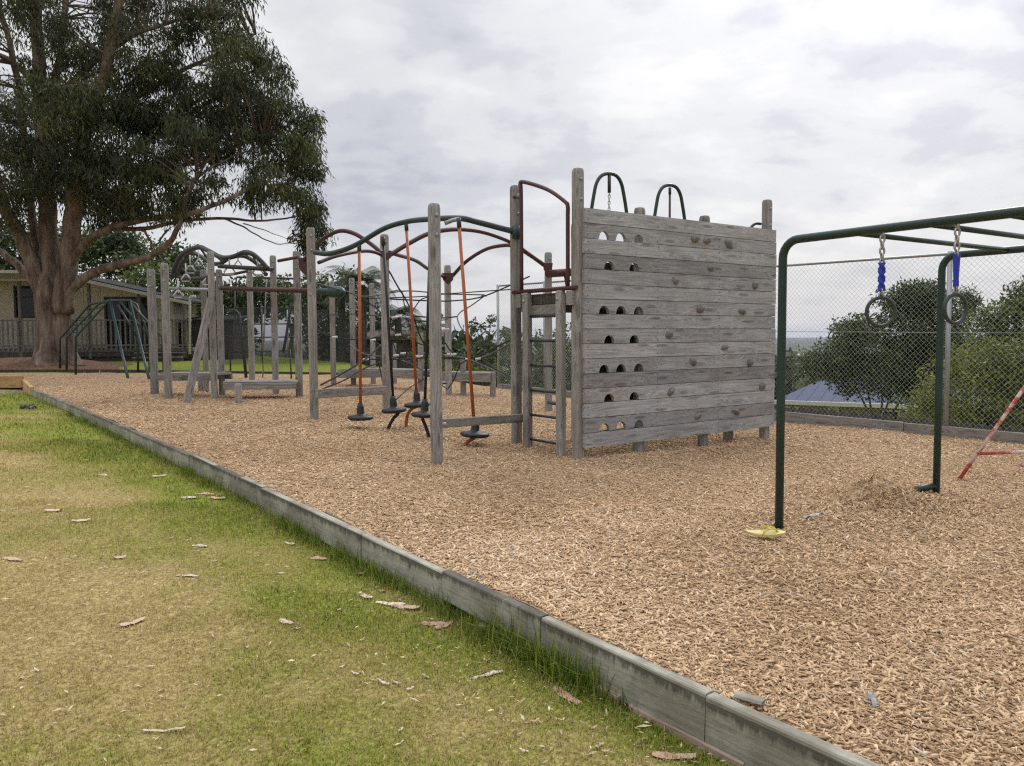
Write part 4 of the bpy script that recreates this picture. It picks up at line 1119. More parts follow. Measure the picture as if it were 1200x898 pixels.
def ring(px, t_, yc, rad, ch, bl, lab, yaw, tw=1.6):
    a_ = Vector((f0.x, f0.y, ztop - .03)) + run * t_
    D = a_.y; zc = at(px, yc, D).z
    t = thing('gym_ring', lab, 'gym ring', (a_.x, a_.y, zc), 'rings on the monkey bars')
    c = Vector((a_.x, a_.y, zc)); dx_ = Vector((math.cos(yaw), math.sin(yaw), 0)); R_ = rad
    MB().tube([c + dx_ * R_ * math.cos(k * PI / 16) + Vector((0, 0, R_ * math.sin(k * PI / 16))) for k in range(32)], .0125, 10, closed=True).build('ring', M['ring'], t)
    z1 = at(px, ch[1], D).z; z2 = at(px, bl[1], D).z
    chain_mesh(a_ + Vector((0, 0, .02)), (a_.x, a_.y, z1 - .02), .05, .007, .014).build('chain', M['chain'], t)
    mb = MB(); nn = 40; vs = []
    for k in range(nn + 1):
        ang = yaw + (tw * 2 * PI * k / nn); z = z1 + (z2 - z1) * k / nn
        for (x_, y_) in ((-.022, -.010), (-.012, -.015), (.012, -.015), (.022, -.010), (.022, .010), (.012, .015), (-.012, .015), (-.022, .010)):
            vs.append((a_.x + x_ * math.cos(ang) - y_ * math.sin(ang), a_.y + x_ * math.sin(ang) + y_ * math.cos(ang), z))
    mb.add(vs, [(i * 8 + k, i * 8 + (k + 1) % 8, (i + 1) * 8 + (k + 1) % 8, (i + 1) * 8 + k) for i in range(nn) for k in range(8)], 0, True)
    mb.add(vs[:8], [tuple(range(8))]); mb.add(vs[-8:], [tuple(range(8))])
    mb.build('blue_sleeve', M['blue'], t)
    chain_mesh((a_.x, a_.y, z2 + .01), (a_.x, a_.y, zc + R_), .045, .007, .014).build('shackle', M['chain'], t)
ring(1025, .785, 365.6, .093, (283, 308), (308, 341), 'gym ring on a twisted blue sleeve, hanging between the two green legs', 0.0)
ring(1109.5, 1.27, 362, .088, (270, 298), (298, 336), 'gym ring on a straight blue sleeve in front of the far green leg', .35, .15)

# red and white A frame
af = thing('a_frame', 'worn red and white steel A frame at the right edge of the wood chips', 'swing frame', ground_hit(1124, 563))
b0 = ground_hit(1123.5, 562.5, chip_z); ap = at(1262, 368, b0.y + .25)
b1 = Vector((ap.x * 2 - b0.x, b0.y + .5, b0.z)); off = Vector((.30, 1.35, 0))
for bb in (b0, b1):
    MB().tube([bb - Vector((0, 0, .0 if bb is b0 else .1)), ap], .019, 10).build('leg', M['red'], af)
bm_ = ground_hit(1186, 549); 
ap2 = at(1335, 385, b0.y + 1.3); MB().tube([bm_ - Vector((0, 0, .1)), ap2], .022, 10).build('leg', M['red'], af)
MB().tube([Vector((2 * ap2.x - bm_.x, bm_.y + .4, bm_.z - .1)), ap2], .024, 10).build('leg', M['red'], af)
MB().tube([ap - (ap2 - ap) * .06, ap2 + (ap2 - ap) * .06], .028, 10).build('top_bar', M['red'], af)
tt = .155; MB().tube([b0.lerp(ap, tt), b1.lerp(ap, tt)], .017, 10).build('cross_bar', M['red'], af)

# ------------------------------------------------------------------ flip-flop and scraps
fa = ground_hit(874, 628); fb = ground_hit(921, 631); d = (fb - fa); L_ = .27; d.z = 0; d.normalize()
ff = thing('flip_flop', 'yellow flip-flop lying on the wood chips at the foot of the monkey bars', 'flip-flop', (fa + fb) / 2 + Vector((0, 0, .02)))
out = []
for k in range(40):
    a_ = 2 * PI * k / 40; x = L_ / 2 * math.cos(a_); wv = .047 + .008 * math.cos(a_) - .010 * math.cos(2 * a_ + .6) * .5
    out.append((x, wv * math.sin(a_) * (1 if abs(math.cos(a_)) < .95 else .95)))
mb = MB(); n = len(out)
vs = [(x, y, 0) for x, y in out] + [(x, y, .014) for x, y in out] + [(x * .99, y * .97, .018) for x, y in out]
def bendz(v): return (v[0], v[1], v[2] + .10 * max(0, -v[0] / L_ - .1) ** 2)
vs = [bendz(v) for v in vs]
mb.add(vs, [tuple(range(n - 1, -1, -1)), tuple(range(2 * n, 3 * n))] + [(j * n + i, j * n + (i + 1) % n, (j + 1) * n + (i + 1) % n, (j + 1) * n + i) for j in range(2) for i in range(n)])
Mf = Matrix.Translation((fa + fb) / 2 + Vector((0, 0, .018))) @ basis(d).to_4x4() @ Matrix.Rotation(-.05, 4, 'Y') @ Matrix.Rotation(.12, 4, 'X')
mb.build('sole', M['yellow'], ff, Mf)
P = spline([Vector((-.03, -.046, .015)), Vector((.0, -.036, .045)), Vector((.05, -.012, .046)), Vector((.085, .0, .018))], 6); P2 = spline([Vector((-.03, .046, .015)), Vector((.0, .036, .045)), Vector((.05, .012, .046)), Vector((.085, .0, .018))], 6)
mb = MB(); mb.tube(P, .0055, 8); mb.tube(P2, .0055, 8); mb.build('strap', M['yellow_strap'], ff, Mf)
for (xa, ya, xb, yb, w, lab) in ((942, 609, 966, 603, .03, 'thin pale plastic strip on the wood chips right of the flip-flop'), (1019, 817, 1026, 832, .022, 'small grey plastic sliver on the chips near the bottom right corner'), (905, 617, 916, 612, .03, 'crumpled pale scrap beside the nearest green leg')):
    a_ = ground_hit(xa, ya, chip_z); b_ = ground_hit(xb, yb, chip_z); mb = MB(); d = b_ - a_
    ln = max(d.length, .06)
    vs = []; 
    for i in range(7):
        x = ln * i / 6; q = .010 * math.sin(i * 1.7 + xa)
        vs += [(x, -w / 2 * (1 - .3 * abs(i - 3) / 3), .012 + q), (x, w / 2 * (1 - .3 * abs(i - 3) / 3), .016 - q * .5), (x, w / 2 * .8, .009 - q * .5), (x, -w / 2 * .8, .005 + q)]
    mb.add(vs, [(i * 4 + k, i * 4 + (k + 1) % 4, i * 4 + 4 + (k + 1) % 4, i * 4 + 4 + k) for i in range(6) for k in range(4)] + [(3, 2, 1, 0), (24, 25, 26, 27)])
    tag(mb.build('scrap', M['scrap'], None, Matrix.Translation(a_ + Vector((0, 0, .006))) @ basis(d).to_4x4()), lab, 'litter', 'scraps of litter on the wood chips')

# ------------------------------------------------------------------ fallen bark and leaves on the lawn
def bark(px, py, length, width, yaw, tone, label, curl=.02, lift=.012, group='bark and leaves fallen on the lawn'):
    p = ground_hit(px, py, lawn_z); p.z += lift * .55
    rr = random.Random(int(px * 31 + py)); m = 9; V = []; 
    for i in range(m):
        t_ = i / (m - 1); x = (t_ - .5) * length
        w = width * (.25 + .75 * math.sin(PI * min(1, max(0, .12 + .78 * t_))) ** .8) * rr.uniform(.66, 1.18)
        zc = curl * .42 * (2 * abs(t_ - .5)) ** 2 * (1 if px % 3 else -.3) + .002 * math.sin(i * 1.7 + px); yb = width * .35 * math.sin(t_ * 2.6 + px)
        for (q, dz) in ((-.5, .02 + .05 * math.sin(i + px)), (-.2, .17), (.2, .20), (.5, .06 + .07 * math.sin(i * 1.3 + py))):
            V.append((x, yb + q * w, zc + dz * w * .8))
    Fq = []
    for i in range(m - 1):
        for k in range(3): a_ = i * 4 + k; Fq.append((a_, a_ + 4, a_ + 5, a_ + 1))
    V = np.array(V); nb = len(V); V2 = V.copy(); V2[:, 2] += .0012
    Fq = np.array(Fq); F_ = np.concatenate([Fq[:, ::-1], Fq + nb])
    rot = np.array([[math.cos(yaw), -math.sin(yaw), 0], [math.sin(yaw), math.cos(yaw), 0], [0, 0, 1]])
    VV = np.concatenate([V, V2]) @ rot.T + np.array(p)
    o = np_mesh('fallen_bark', VV, F_, M['bark_scrap'], None, {'tint': np.clip(tone + rng.normal(0, .06, len(VV)), 0, 1)}, True, loc=np.array(p))
    return tag(o, label, 'bark', group)
big = [
    (372, 656, .13, .055, .1, .35, 'broad pinkish bark piece lying beside the mossy edging board'), (388, 672, .0, 0, 0, 0, ''),
    (425, 672, .12, .03, 1.2, .3, 'brown curled bark standing by the grass tuft near the edging'), (430, 700, .12, .04, -.6, .85, 'pale bark flake just left of the large bark curls'),
    (458, 710, .17, .045, -.35, .95, 'long whitish bark curl at the head of the bare soil gap'), (476, 713, .16, .06, -.5, .5, 'tan bark curl lying over the whitish one in the bare soil gap'),
    (507, 732, .17, .06, -.2, .2, 'dark reddish bark piece on the bare soil below the edging'), (520, 735, .12, .045, .6, .25, 'small dark bark piece right against the bare soil by the board joint'),
    (570, 792, .17, .028, .45, .9, 'long pale curved bark strip in the grass near the bottom tufts'), (663, 814, .22, .05, -1.0, .32, 'long reddish brown bark leaf on the grass by the tallest tuft'),
    (336, 729, .10, .045, -.5, .8, 'pale bark flake on the green lawn, alone left of the bark curls'), (155, 731, .13, .045, .8, .55, 'pale tan bark flake alone on the dry lawn'),
    (219, 676, .14, .03, -.2, .85, 'narrow whitish bark flake near the edge of the green grass'), (15, 656, .16, .05, -.15, .5, 'tan bark flake on the dry lawn at the left edge'),
    (234, 641, .10, .05, .2, .9, 'whitish leaf on the bright green lawn'), (140, 655, .07, .045, 1.0, .6, 'small round bark flake in the dry lawn'),
    (193, 858, .15, .018, .05, .9, 'thin pale stick-like bark strip near the bottom of the picture'), (62, 600, .12, .06, -.3, .75, 'pale leaf in the middle distance of the dry lawn'),
    (95, 612, .12, .05, .5, .85, 'whitish leaf right of another in the dry lawn'), (222, 584, .13, .06, .3, .9, 'whitish leaf near the edging, left of a bark piece'),
    (240, 580, .17, .06, .1, .4, 'pinkish bark piece close to the dark streaked edging board'), (256, 585, .14, .06, -.5, .5, 'tan bark piece close to the dark streaked edging board, right one'),
    (120, 558, .12, .05, -.2, .85, 'small whitish leaf in the far green lawn'), (187, 559, .12, .06, .2, .95, 'whitish leaf lying near the edging in the far lawn'),
    (340, 639, .09, .035, -.3, .9, 'cream leaf in front of the mossy edging board'), (790, 888, .16, .05, -.3, .35, 'dark brown bark strip at the bottom edge beside the edging'),
    (700, 850, .0, 0, 0, 0, '')]
for (px, py, ln, wd, yaw, tone, lab) in big:
    if ln: bark(px, py, ln, wd, yaw, tone, lab)
rr = random.Random(5)
for k in range(46):
    for _ in range(60):
        px = rr.uniform(5, 720); py = 480 + (rr.random() ** .8) * 410
        p = ground_hit(px, py, lawn_z); s_, t_ = st(p.x, p.y)
        if t_ < -.10 and (t_ > -1.0 or rr.random() < .22): break
    bark(px, py, rr.uniform(.025, .06), rr.uniform(.008, .018), rr.uniform(0, 3.1), rr.choice((.2, .5, .7, .9, .95)), 'tiny pale flake of fallen bark on the lawn', .012, .012, 'tiny bark flakes strewn over the lawn')

# ------------------------------------------------------------------ chain link fence
def chain_fence(pa, pb, H, label, post_ts, r_wire=.0017, step=.078):
    t = thing('chain_link_fence', label, 'fence', pa)
    d = Vector((pb.x - pa.x, pb.y - pa.y, 0)); Lf = d.length; d.normalize()
    def P(x, z): 
        return Vector((pa.x + d.x * x, pa.y + d.y * x, pa.z + (pb.z - pa.z) * x / Lf + z))
    mb = MB()
    x = -H
    while x < Lf:
        for sgn in (1, -1):
            if sgn == 1: a0, z0, a1, z1 = x, 0, x + H, H
            else: a0, z0, a1, z1 = x, H, x + H, 0
            if a0 < 0: z0 += (-a0) * sgn; a0 = 0
            if a1 > Lf: z1 -= (a1 - Lf) * sgn; a1 = Lf
            if a1 - a0 > .02:
                o_ = .002 * sgn
                q = Vector((-d.y * o_, d.x * o_, 0))
                mb.tube([P(a0, z0) + q, P(a1, z1) + q], r_wire, 3, cap=False)
        x += step
    mb.build('wire_mesh', M['wire'], t)
    MB().tube([P(0, H), P(Lf, H)], .021, 8).build('top_rail', M['galv'], t)
    MB().tube([P(0, .04), P(Lf, .04)], .006, 6).build('bottom_wire', M['galv'], t)
    MB().tube([P(0, H * .56), P(Lf, H * .56)], .004, 6).build('tension_wire', M['galv'], t)
    for x in post_ts:
        q = Vector((-d.y, d.x, 0)) * .035
        p = P(x, 0) + q
        MB().tube([p - Vector((0, 0, .4)), p + Vector((0, 0, H + .03))], .034, 10).build('post', M['galv'], t)
    return t, P, Lf
fA = F0 + (F0 - F2).normalized() * 4.5; fA.z = F0.z
FH = 2.50
pz0 = Vector((fA.x, fA.y, float(chip_base(fA.x, fA.y)))); pz2 = Vector((F2.x, F2.y, F2.z + .12)); 
LF = (Vector((fA.x, fA.y)) - Vector((F2.x, F2.y))).length
def fence_x(px):                                   # distance along the fence that appears at photo column px
    k = (px - CX) / FPX; d = Vector((F2.x - fA.x, F2.y - fA.y)); d.normalize()
    return (k * fA.y - fA.x) / (d.x - k * d.y)
pxs = [fence_x(q) for q in (1112, 918, 742, 640)] + [0.3, LF - .02]
cf, FP, Lf = chain_fence(pz0, Vector((F2.x, F2.y, F2.z + .12)), FH, 'tall galvanised chain link fence along the right side of the wood chips', pxs)
# kickboards along the fence
q = Vector((F2.x - fA.x, F2.y - fA.y, 0)).normalized(); nf = Vector((-q.y, q.x, 0)); nf = nf if nf.x < 0 else -nf
cutx = [0, fence_x(1064) , fence_x(918) + 1.2, fence_x(780), Lf]
for i, lab in enumerate(('grey kickboard under the right end of the chain link fence', 'grey kickboard under the chain link fence beside the climbing wall', 'grey kickboard under the fence hidden partly by the climbing wall', 'far kickboard under the end of the chain link fence')):
    a_ = FP(cutx[i] + .01, -.0) + nf * .05; b_ = FP(cutx[i + 1] - .01, -.0) + nf * .05
    a_.z = float(chip_base(a_.x, a_.y)) + .05 + .01 * (i % 2); b_.z = float(chip_base(b_.x, b_.y)) + .05 + .01 * (i % 2) if i < 3 else F2.z + .06
    tag(beam('kickboard', a_, b_, .05, .20, M['beam'], None), lab, 'kickboard', 'kickboards under the fence')

# scalloped dark timber fence beyond
sf = thing('scalloped_fence', 'low dark timber fence with round topped palings beyond the chain link fence', 'fence', FP(3, -1) - nf * 1.6)
mb = MB(); x = -1.0
ofs = -nf * 1.9
k = 0
while x < Lf - 3:
    p = FP(x, 0) + ofs; zt = p.z - .06 + .012 * math.sin(k * 2.3); zb = p.z - 1.4
    pr = [(-.10, zb - p.z), (.10, zb - p.z), (.10, zt - p.z - .08)] + [(.10 * math.cos(a_), zt - p.z - .08 + .085 * math.sin(a_)) for a_ in np.linspace(0, PI, 9)[1:-1]] + [(-.10, zt - p.z - .08)]
    vs = [p + q * a_ + Vector((0, 0, b_)) for a_, b_ in pr]; vs2 = [v - nf * .02 for v in vs]; n = len(vs)
    mb.add(vs + vs2, [tuple(range(n)), tuple(range(2 * n - 1, n - 1, -1))] + [(i, (i + 1) % n, n + (i + 1) % n, n + i) for i in range(n)])
    x += .215; k += 1
mb.build('palings', M['dark_timber'], sf)
p0 = FP(-1, -.35) + ofs - nf * .05; p1 = FP(Lf - 3, -.35) + ofs - nf * .05
beam('rail', p0, p1, .05, .09, M['dark_timber'], sf)

# ------------------------------------------------------------------ trees
def leaves_np(C, R, cnt, ln, wd, droop, spread=.6, tone=None, flat=0):
    """C (n,3) clump centres with radius R: cnt leaves each -> V, F, tint"""
    n = len(C); m = n * cnt
    c = np.repeat(C, cnt, 0); r = np.repeat(R, cnt)
    off = rng.normal(0, 1, (m, 3)); off /= np.linalg.norm(off, axis=1)[:, None]
    rad = rng.random(m) ** .45
    off = off * (rad * r)[:, None]; off[:, 2] *= .75
    d = rng.normal(0, 1, (m, 3)) * spread + off / r[:, None] * .5 + np.array([0, 0, -droop])
    d /= np.linalg.norm(d, axis=1)[:, None]
    s = np.cross(d, rng.normal(0, 1, (m, 3))); s /= np.linalg.norm(s, axis=1)[:, None] + 1e-9
    if flat:
        s[:, 2] *= (1 - flat)
    l = ln * rng.uniform(.65, 1.25, m)[:, None]; w = wd * rng.uniform(.7, 1.25, m)[:, None] * .5
    p = c + off
    nn = np.cross(d, s)
    mid = p + d * l * .45 + nn * l * .06
    V = np.stack([p, mid + s * w, p + d * l - nn * l * .05, mid - s * w], 1).reshape(-1, 3)
    F = (np.arange(m) * 4)[:, None] + np.array([[0, 1, 2, 3]])
    if tone is None: tone = rng.random(n)
    t = np.clip(np.repeat(tone, cnt) * .6 + rng.random(m) * .4 + rng.normal(0, .08, m), 0, 1)
    return V, F, np.repeat(t, 4)
def lobe_clumps(lobes, per, rmin=.5, gap=.0, seed=0):
    """lobes: (centre Vector, rx, ry, rz, weight)"""
    out = []
    for (c, rx, ry, rz, wgt) in lobes:
        n = max(3, int(per * wgt * (rx * rz + rx * ry + ry * rz) / 3))
        d = rng.normal(0, 1, (n, 3)); d /= np.linalg.norm(d, axis=1)[:, None]
        k = (rmin ** 3 + (1 - rmin ** 3) * rng.random(n)) ** (1 / 3)
        p = np.array(c) + d * k[:, None] * np.array([rx, ry, rz])
        if gap > 0:
            v = vnoise(p[:, 0] * .9 + p[:, 1] * .35, p[:, 2] * .9 + seed, seed)
            p = p[v > gap]
        out.append(p)
    return np.concatenate(out)
def lobes_px(L_, D, depth=.85):
    out = []
    for l in L_:
        x, y, rx, ry = l[:4]; dd = l[4] if len(l) > 4 else 0; w = l[5] if len(l) > 5 else 1
        c = at(x, y, D + dd); k = (D + dd) / FPX
        out.append((c, rx * k, max(rx, ry) * k * depth, ry * k, w))
    return out
def nearest_pts(C, pts):
    P = np.array([tuple(p) for p in pts])
    idx = []
    for c in C:
        idx.append(int(np.argmin(((P - c) ** 2).sum(1) + np.where(P[:, 2] > c[2] + .4, 2.0, 0))))
    return idx
def limb(mb, pts, r0, r1, seg=6, n=9, wob=.0):
    P = spline(pts, seg); N_ = len(P); rs = [r0 + (r1 - r0) * (i / (N_ - 1)) ** .8 for i in range(N_)]
    if wob: P = [p + Vector((math.sin(i * 1.3) * wob, math.cos(i * 1.7) * wob, 0)) for i, p in enumerate(P)]
    mb.tube(P, rs, n); return list(zip(P, rs))

# --- the big eucalypt
gum = thing('gum_tree', 'huge old eucalypt with a thick forked reddish trunk and drooping dark foliage', 'tree', (tree_base.x, tree_base.y, mulch_z(tree_base.x, tree_base.y) - .1))
TD = tree_base.y
def tp(x, y, dd=0): return at(x, y, TD + dd)
tb = MB(); pool = []
gz0 = mulch_z(tree_base.x, TD) - .15
base = Vector((tree_base.x, TD, gz0))
# flared bole with buttresses
rings = 30; seg = 32; vs = []
prof = [(0, .80, 66), (.12, .70, 66), (.3, .62, 65), (.55, .56, 64), (.9, .52, 63.5), (1.4, .50, 63), (1.8, .50, 63.5), (2.2, .50, 64.5), (2.6, .42, 65.5), (3.0, .22, 66), (3.2, .03, 66)]
for i in range(rings + 1):
    q_ = i / rings * (len(prof) - 1); a_ = int(min(q_, len(prof) - 2)); f_ = q_ - a_
    hgt = prof[a_][0] * (1 - f_) + prof[a_ + 1][0] * f_; rad = prof[a_][1] * (1 - f_) + prof[a_ + 1][1] * f_
    for k in range(seg):
        ph = 2 * PI * k / seg
        lob = 1 + (.13 * math.sin(3 * ph + .6) + .08 * math.sin(5 * ph + 1.9 + hgt * .4) + .035 * math.sin(11 * ph + hgt * 1.3)) * (1.15 - .15 * hgt)
        vs.append(base + Vector((rad * lob * math.cos(ph) + .02 * math.sin(hgt * 2), rad * lob * math.sin(ph) * .9, hgt)))
tb.add(vs, [(i * seg + k, i * seg + (k + 1) % seg, (i + 1) * seg + (k + 1) % seg, (i + 1) * seg + k) for i in range(rings) for k in range(seg)], 0, True)
tb.add(vs[-seg:], [tuple(range(seg))])
k1 = TD / FPX
limbs = [
    ([(60, 362, -.1), (47, 335, -.2), (33, 298, -.4), (12, 255, -.8), (-15, 215, -1.2), (-50, 150, -1.8)], 11, 5),
    ([(52, 356, .2), (38, 330, .3), (15, 306, .7), (-12, 288, 1), (-50, 270, 1.4)], 6, 3),
    ([(60, 365, 0), (58, 325, 0), (57, 280, .1), (54, 215, .2), (50, 150, .3), (45, 70, .5), (40, -40, .8), (38, -130, 1)], 13.5, 5),
    ([(54, 205, .2), (62, 120, .7), (72, 50, 1.2), (80, -40, 1.6)], 7, 3),
    ([(46, 330, .3), (30, 180, .4), (20, 90, .6), (0, 10, .9), (-20, -60, 1)], 5, 2.5),
    ([(72, 365, -.1), (78, 320, -.2), (84, 270, -.3), (88, 220, -.5), (100, 155, -.8), (122, 90, -1.2), (138, 10, -1.7), (150, -60, -2)], 13, 4),
    ([(86, 255, -.3), (110, 215, .3), (150, 182, .5), (200, 150, .6), (255, 112, .4), (300, 80, .3)], 4.5, 1.0),
    ([(78, 350, -.2), (92, 332, -.3), (116, 317, -.5), (145, 309, -.9), (168, 303, -1.2), (190, 292, -1.5), (203, 278, -1.7), (213, 255, -1.9), (219, 230, -2.1), (232, 205, -1.6), (250, 180, -.6)], 6.3, 1.2),
    ([(80, 312, -.3), (100, 285, -.5), (130, 267, -.9), (178, 256, -1.4), (218, 252, -1.9), (262, 236, -2.3), (287, 224, -2.3), (318, 210, -1.4), (345, 195, -.6)], 5.2, .8),
    ([(130, 268, -.9), (170, 268, -.6), (215, 259, -.4), (262, 256, -.2), (300, 259, 0), (335, 256, .2), (362, 250, .3)], 3.0, .6),
    ([(262, 256, -.2), (285, 266, -.2), (305, 278, -.2), (325, 286, -.2), (338, 285, -.2)], 1.2, .4),
    ([(285, 262, -.2), (310, 270, -.1), (336, 280, 0)], .8, .3),
    ([(168, 270, -.7), (176, 282, -.6), (178, 296, -.5)], 1.6, .7), ([(195, 270, -1), (186, 284, -.9), (176, 293, -.7)], 1.2, .6),
    ([(52, 150, .3), (90, 92, 0), (150, 45, -.4), (215, 22, -.8), (262, 12, -1)], 5, 1),
    ([(100, 155, -.8), (150, 120, -.2), (210, 85, .5), (262, 60, 1), (300, 40, 1.2)], 4.5, 1),
    ([(92, 200, -.5), (150, 200, .4), (210, 195, 1.2), (280, 170, 1.9), (335, 150, 2.2)], 4.5, 1),
    ([(219, 230, -2.1), (235, 205, -1.5), (270, 185, -.9), (310, 170, -.5)], 2, .7),
    ([(46, 100, .5), (10, 70, 1.2), (-40, 50, 1.9)], 5, 2), ([(12, 255, -.8), (-10, 180, -1.8), (-30, 120, -2.4)], 4, 2)]
for pts, a_, b_ in limbs:
    pool += [p for p, r in limb(tb, [tp(*p) for p in pts], a_ * k1, b_ * k1, 6, 10, .02)]
lob = [(60, 55, 95, 75, .8, .42), (150, 50, 85, 70, -.4), (235, 40, 60, 48, 0), (285, 100, 62, 50, -.8), (300, 55, 24, 24, 0, .8), (332, 150, 42, 48, 0), (235, 130, 85, 58, 1.2), (235, 190, 80, 50, -1.5), (150, 150, 85, 60, -1), (150, 215, 70, 38, -1.4), (70, 150, 75, 60, -1.8, .8), (20, 200, 60, 48, -1.5, .8), (348, 200, 26, 36, 0, .9), (365, 245, 9, 22, .3, 1.8), (366, 272, 13, 20, .2, 2.6), (342, 232, 20, 14, -1, .8), (300, 215, 45, 26, -1.6), (60, 190, 60, 40, 2, .8), (-10, 245, 40, 30, -1, .8), (120, 240, 50, 22, .8, .9), (190, 240, 40, 22, -1.6, .9), (-70, 110, 90, 110, 0, .7), (100, -50, 150, 70, 0, .6), (255, -30, 50, 40, 0, .7), (355, 170, 22, 38, -.6)]
lob = lobes_px(lob, TD, .95)
C = lobe_clumps(lob, 50, .3, .29, 23)
C = np.concatenate([C, lobe_clumps(lobes_px([(168, 137, 34, 30, .3, 2.2), (150, 128, 24, 20, -.8, 2)], TD, .8), 50, .1, 0, 1)])
n = len(C); Rr = rng.uniform(.24, .50, n)
tone = np.clip(.40 + (fbm(C[:, 0] * .8 + C[:, 1] * .4, C[:, 2] * .8, 15, 3) - .5) * 1.5 + rng.normal(0, .12, n), 0, 1)
V, F, tn = leaves_np(C, Rr, 58, .185, .040, 1.3, .5, tone)
np_mesh('crown', V, F, M['gum_leaf'], gum, {'tint': tn})
idx = nearest_pts(C, pool)
for c, i in zip(C, idx):
    if random.random() < .62:
        p = pool[i]; cv_ = Vector(c); dd = cv_ - p
        if dd.length < .3 or dd.length > 3.4: continue
        mid = p.lerp(cv_, .5) + Vector((random.uniform(-.12, .12), random.uniform(-.12, .12), .10 * dd.length + random.uniform(-.1, .1)))
        r_ = .010 + .011 * dd.length
        tb.tube(spline([p, mid, cv_], 3), [r_, r_ * .85, r_ * .7, r_ * .55, r_ * .45, r_ * .35, r_ * .25], 5, cap=False)
trunk = tb.build('trunk', M['gum_bark'], gum)

def leafy_tree(name, label, lobes, D, leaf, base_px, stems, clump=(.25, .45), cnt=40, ln=.11, wd=.055, per=40, droop=.2, rmin=.4, gap=.25, group=None, cat='tree', spread=.8, depth=.85, stem_r=.06, bark_='bark', zbase=None, tone0=.45):
    lb = lobes_px(lobes, D, depth); b = at(*base_px, D)
    if zbase is not None: b.z = zbase
    t = thing(name, label, cat, b, group)
    C = lobe_clumps(lb, per, rmin, gap, int(D * 3 + base_px[0]) % 97); n = len(C)
    tone = np.clip(tone0 + (fbm(C[:, 0] * .9 + C[:, 1] * .5, C[:, 2] * .9, 3, 3) - .5) * 1.5 + rng.normal(0, .1, n), 0, 1)
    V, F, tn = leaves_np(C, rng.uniform(*clump, n), cnt, ln, wd, droop, spread, tone)
    np_mesh('crown', V, F, M[leaf], t, {'tint': tn})
    mb = MB(); pool = []
    for s_ in stems:
        pts = [b + Vector((random.uniform(-.1, .1), random.uniform(-.1, .1), -.2))] + [at(*p, D + (k + 1) * random.uniform(-.15, .15)) for k, p in enumerate(s_)]
        pool += [p for p, r in limb(mb, pts, stem_r, stem_r * .3, 5, 8)]
    idx = nearest_pts(C, pool)
    for c, i in zip(C, idx):
        if random.random() < .4:
            p = pool[i]; cv_ = Vector(c)
            if (cv_ - p).length > .25:
                r_ = stem_r * .22
                mb.tube([p, p.lerp(cv_, .5) + Vector((0, 0, .06)), cv_], [r_, r_ * .7, r_ * .35], 5, cap=False)
    mb.build('trunk', M[bark_], t)
    return t

# beyond the fence on the right
leafy_tree('shrub_tree', 'dark multi stemmed shrub tree behind the ring with the sky above, beyond the fence', [(1010, 405, 46, 32), (1060, 380, 40, 38), (985, 425, 34, 18), (1085, 420, 38, 44), (1020, 440, 48, 26), (1070, 440, 34, 36), (1100, 375, 26, 36), (950, 424, 14, 9, 0, 1.4), (1062, 350, 26, 18, 0, 1.3), (1085, 342, 16, 10, 0, 1.5), (960, 430, 24, 14), (1000, 392, 22, 14, 0, 1.2), (1100, 350, 16, 14), (1085, 345, 20, 12)], 18.5, 'dark_leaf', (1028, 500), [[(1016, 480), (1000, 450), (980, 428)], [(1020, 475), (1015, 440), (1012, 400)], [(1038, 480), (1050, 440), (1060, 385)], [(1034, 470), (1030, 430), (1040, 395)], [(1050, 478), (1075, 430), (1095, 380)]], (.18, .36), 60, .105, .042, 105, .1, .25, .08, stem_r=.035)
leafy_tree('bush', 'yellow green bush filling the fence between the far green leg and the right edge', [(1130, 450, 55, 48), (1180, 460, 50, 55), (1100, 470, 34, 32), (1160, 420, 44, 30), (1230, 450, 50, 60), (1120, 490, 50, 24), (1190, 500, 50, 20)], 15.2, 'yellow_leaf', (1150, 530), [[(1140, 490), (1120, 440)], [(1160, 490), (1180, 430)], [(1130, 495), (1090, 470)], [(1180, 495), (1210, 450)]], (.18, .36), 54, .085, .040, 84, .1, .35, .10, cat='bush', stem_r=.035, tone0=.42)
leafy_tree('shrub_tree', 'tall bright leaved tree in the upper right corner behind the fence', [(1180, 380, 40, 38), (1150, 400, 36, 30), (1230, 370, 50, 50), (1195, 350, 20, 18, 0, 1.2), (1165, 368, 22, 18), (1130, 425, 30, 26)], 17.5, 'mid_leaf', (1190, 520), [[(1188, 450), (1180, 385)], [(1200, 450), (1225, 375)], [(1180, 460), (1150, 400)], [(1192, 430), (1197, 350)]], (.16, .32), 44, .12, .045, 70, -.1, .3, .18, stem_r=.05, tone0=.55)
leafy_tree('shrub_tree', 'slender young tree poking above the bushes right of the far green leg', [(1136, 355, 7, 18, 0, 4), (1132, 385, 14, 20, 0, 1.5)], 19.5, 'dark_leaf', (1134, 500), [[(1134, 430), (1135, 350)]], (.14, .24), 40, .10, .035, 90, -.3, .1, .0, stem_r=.03)
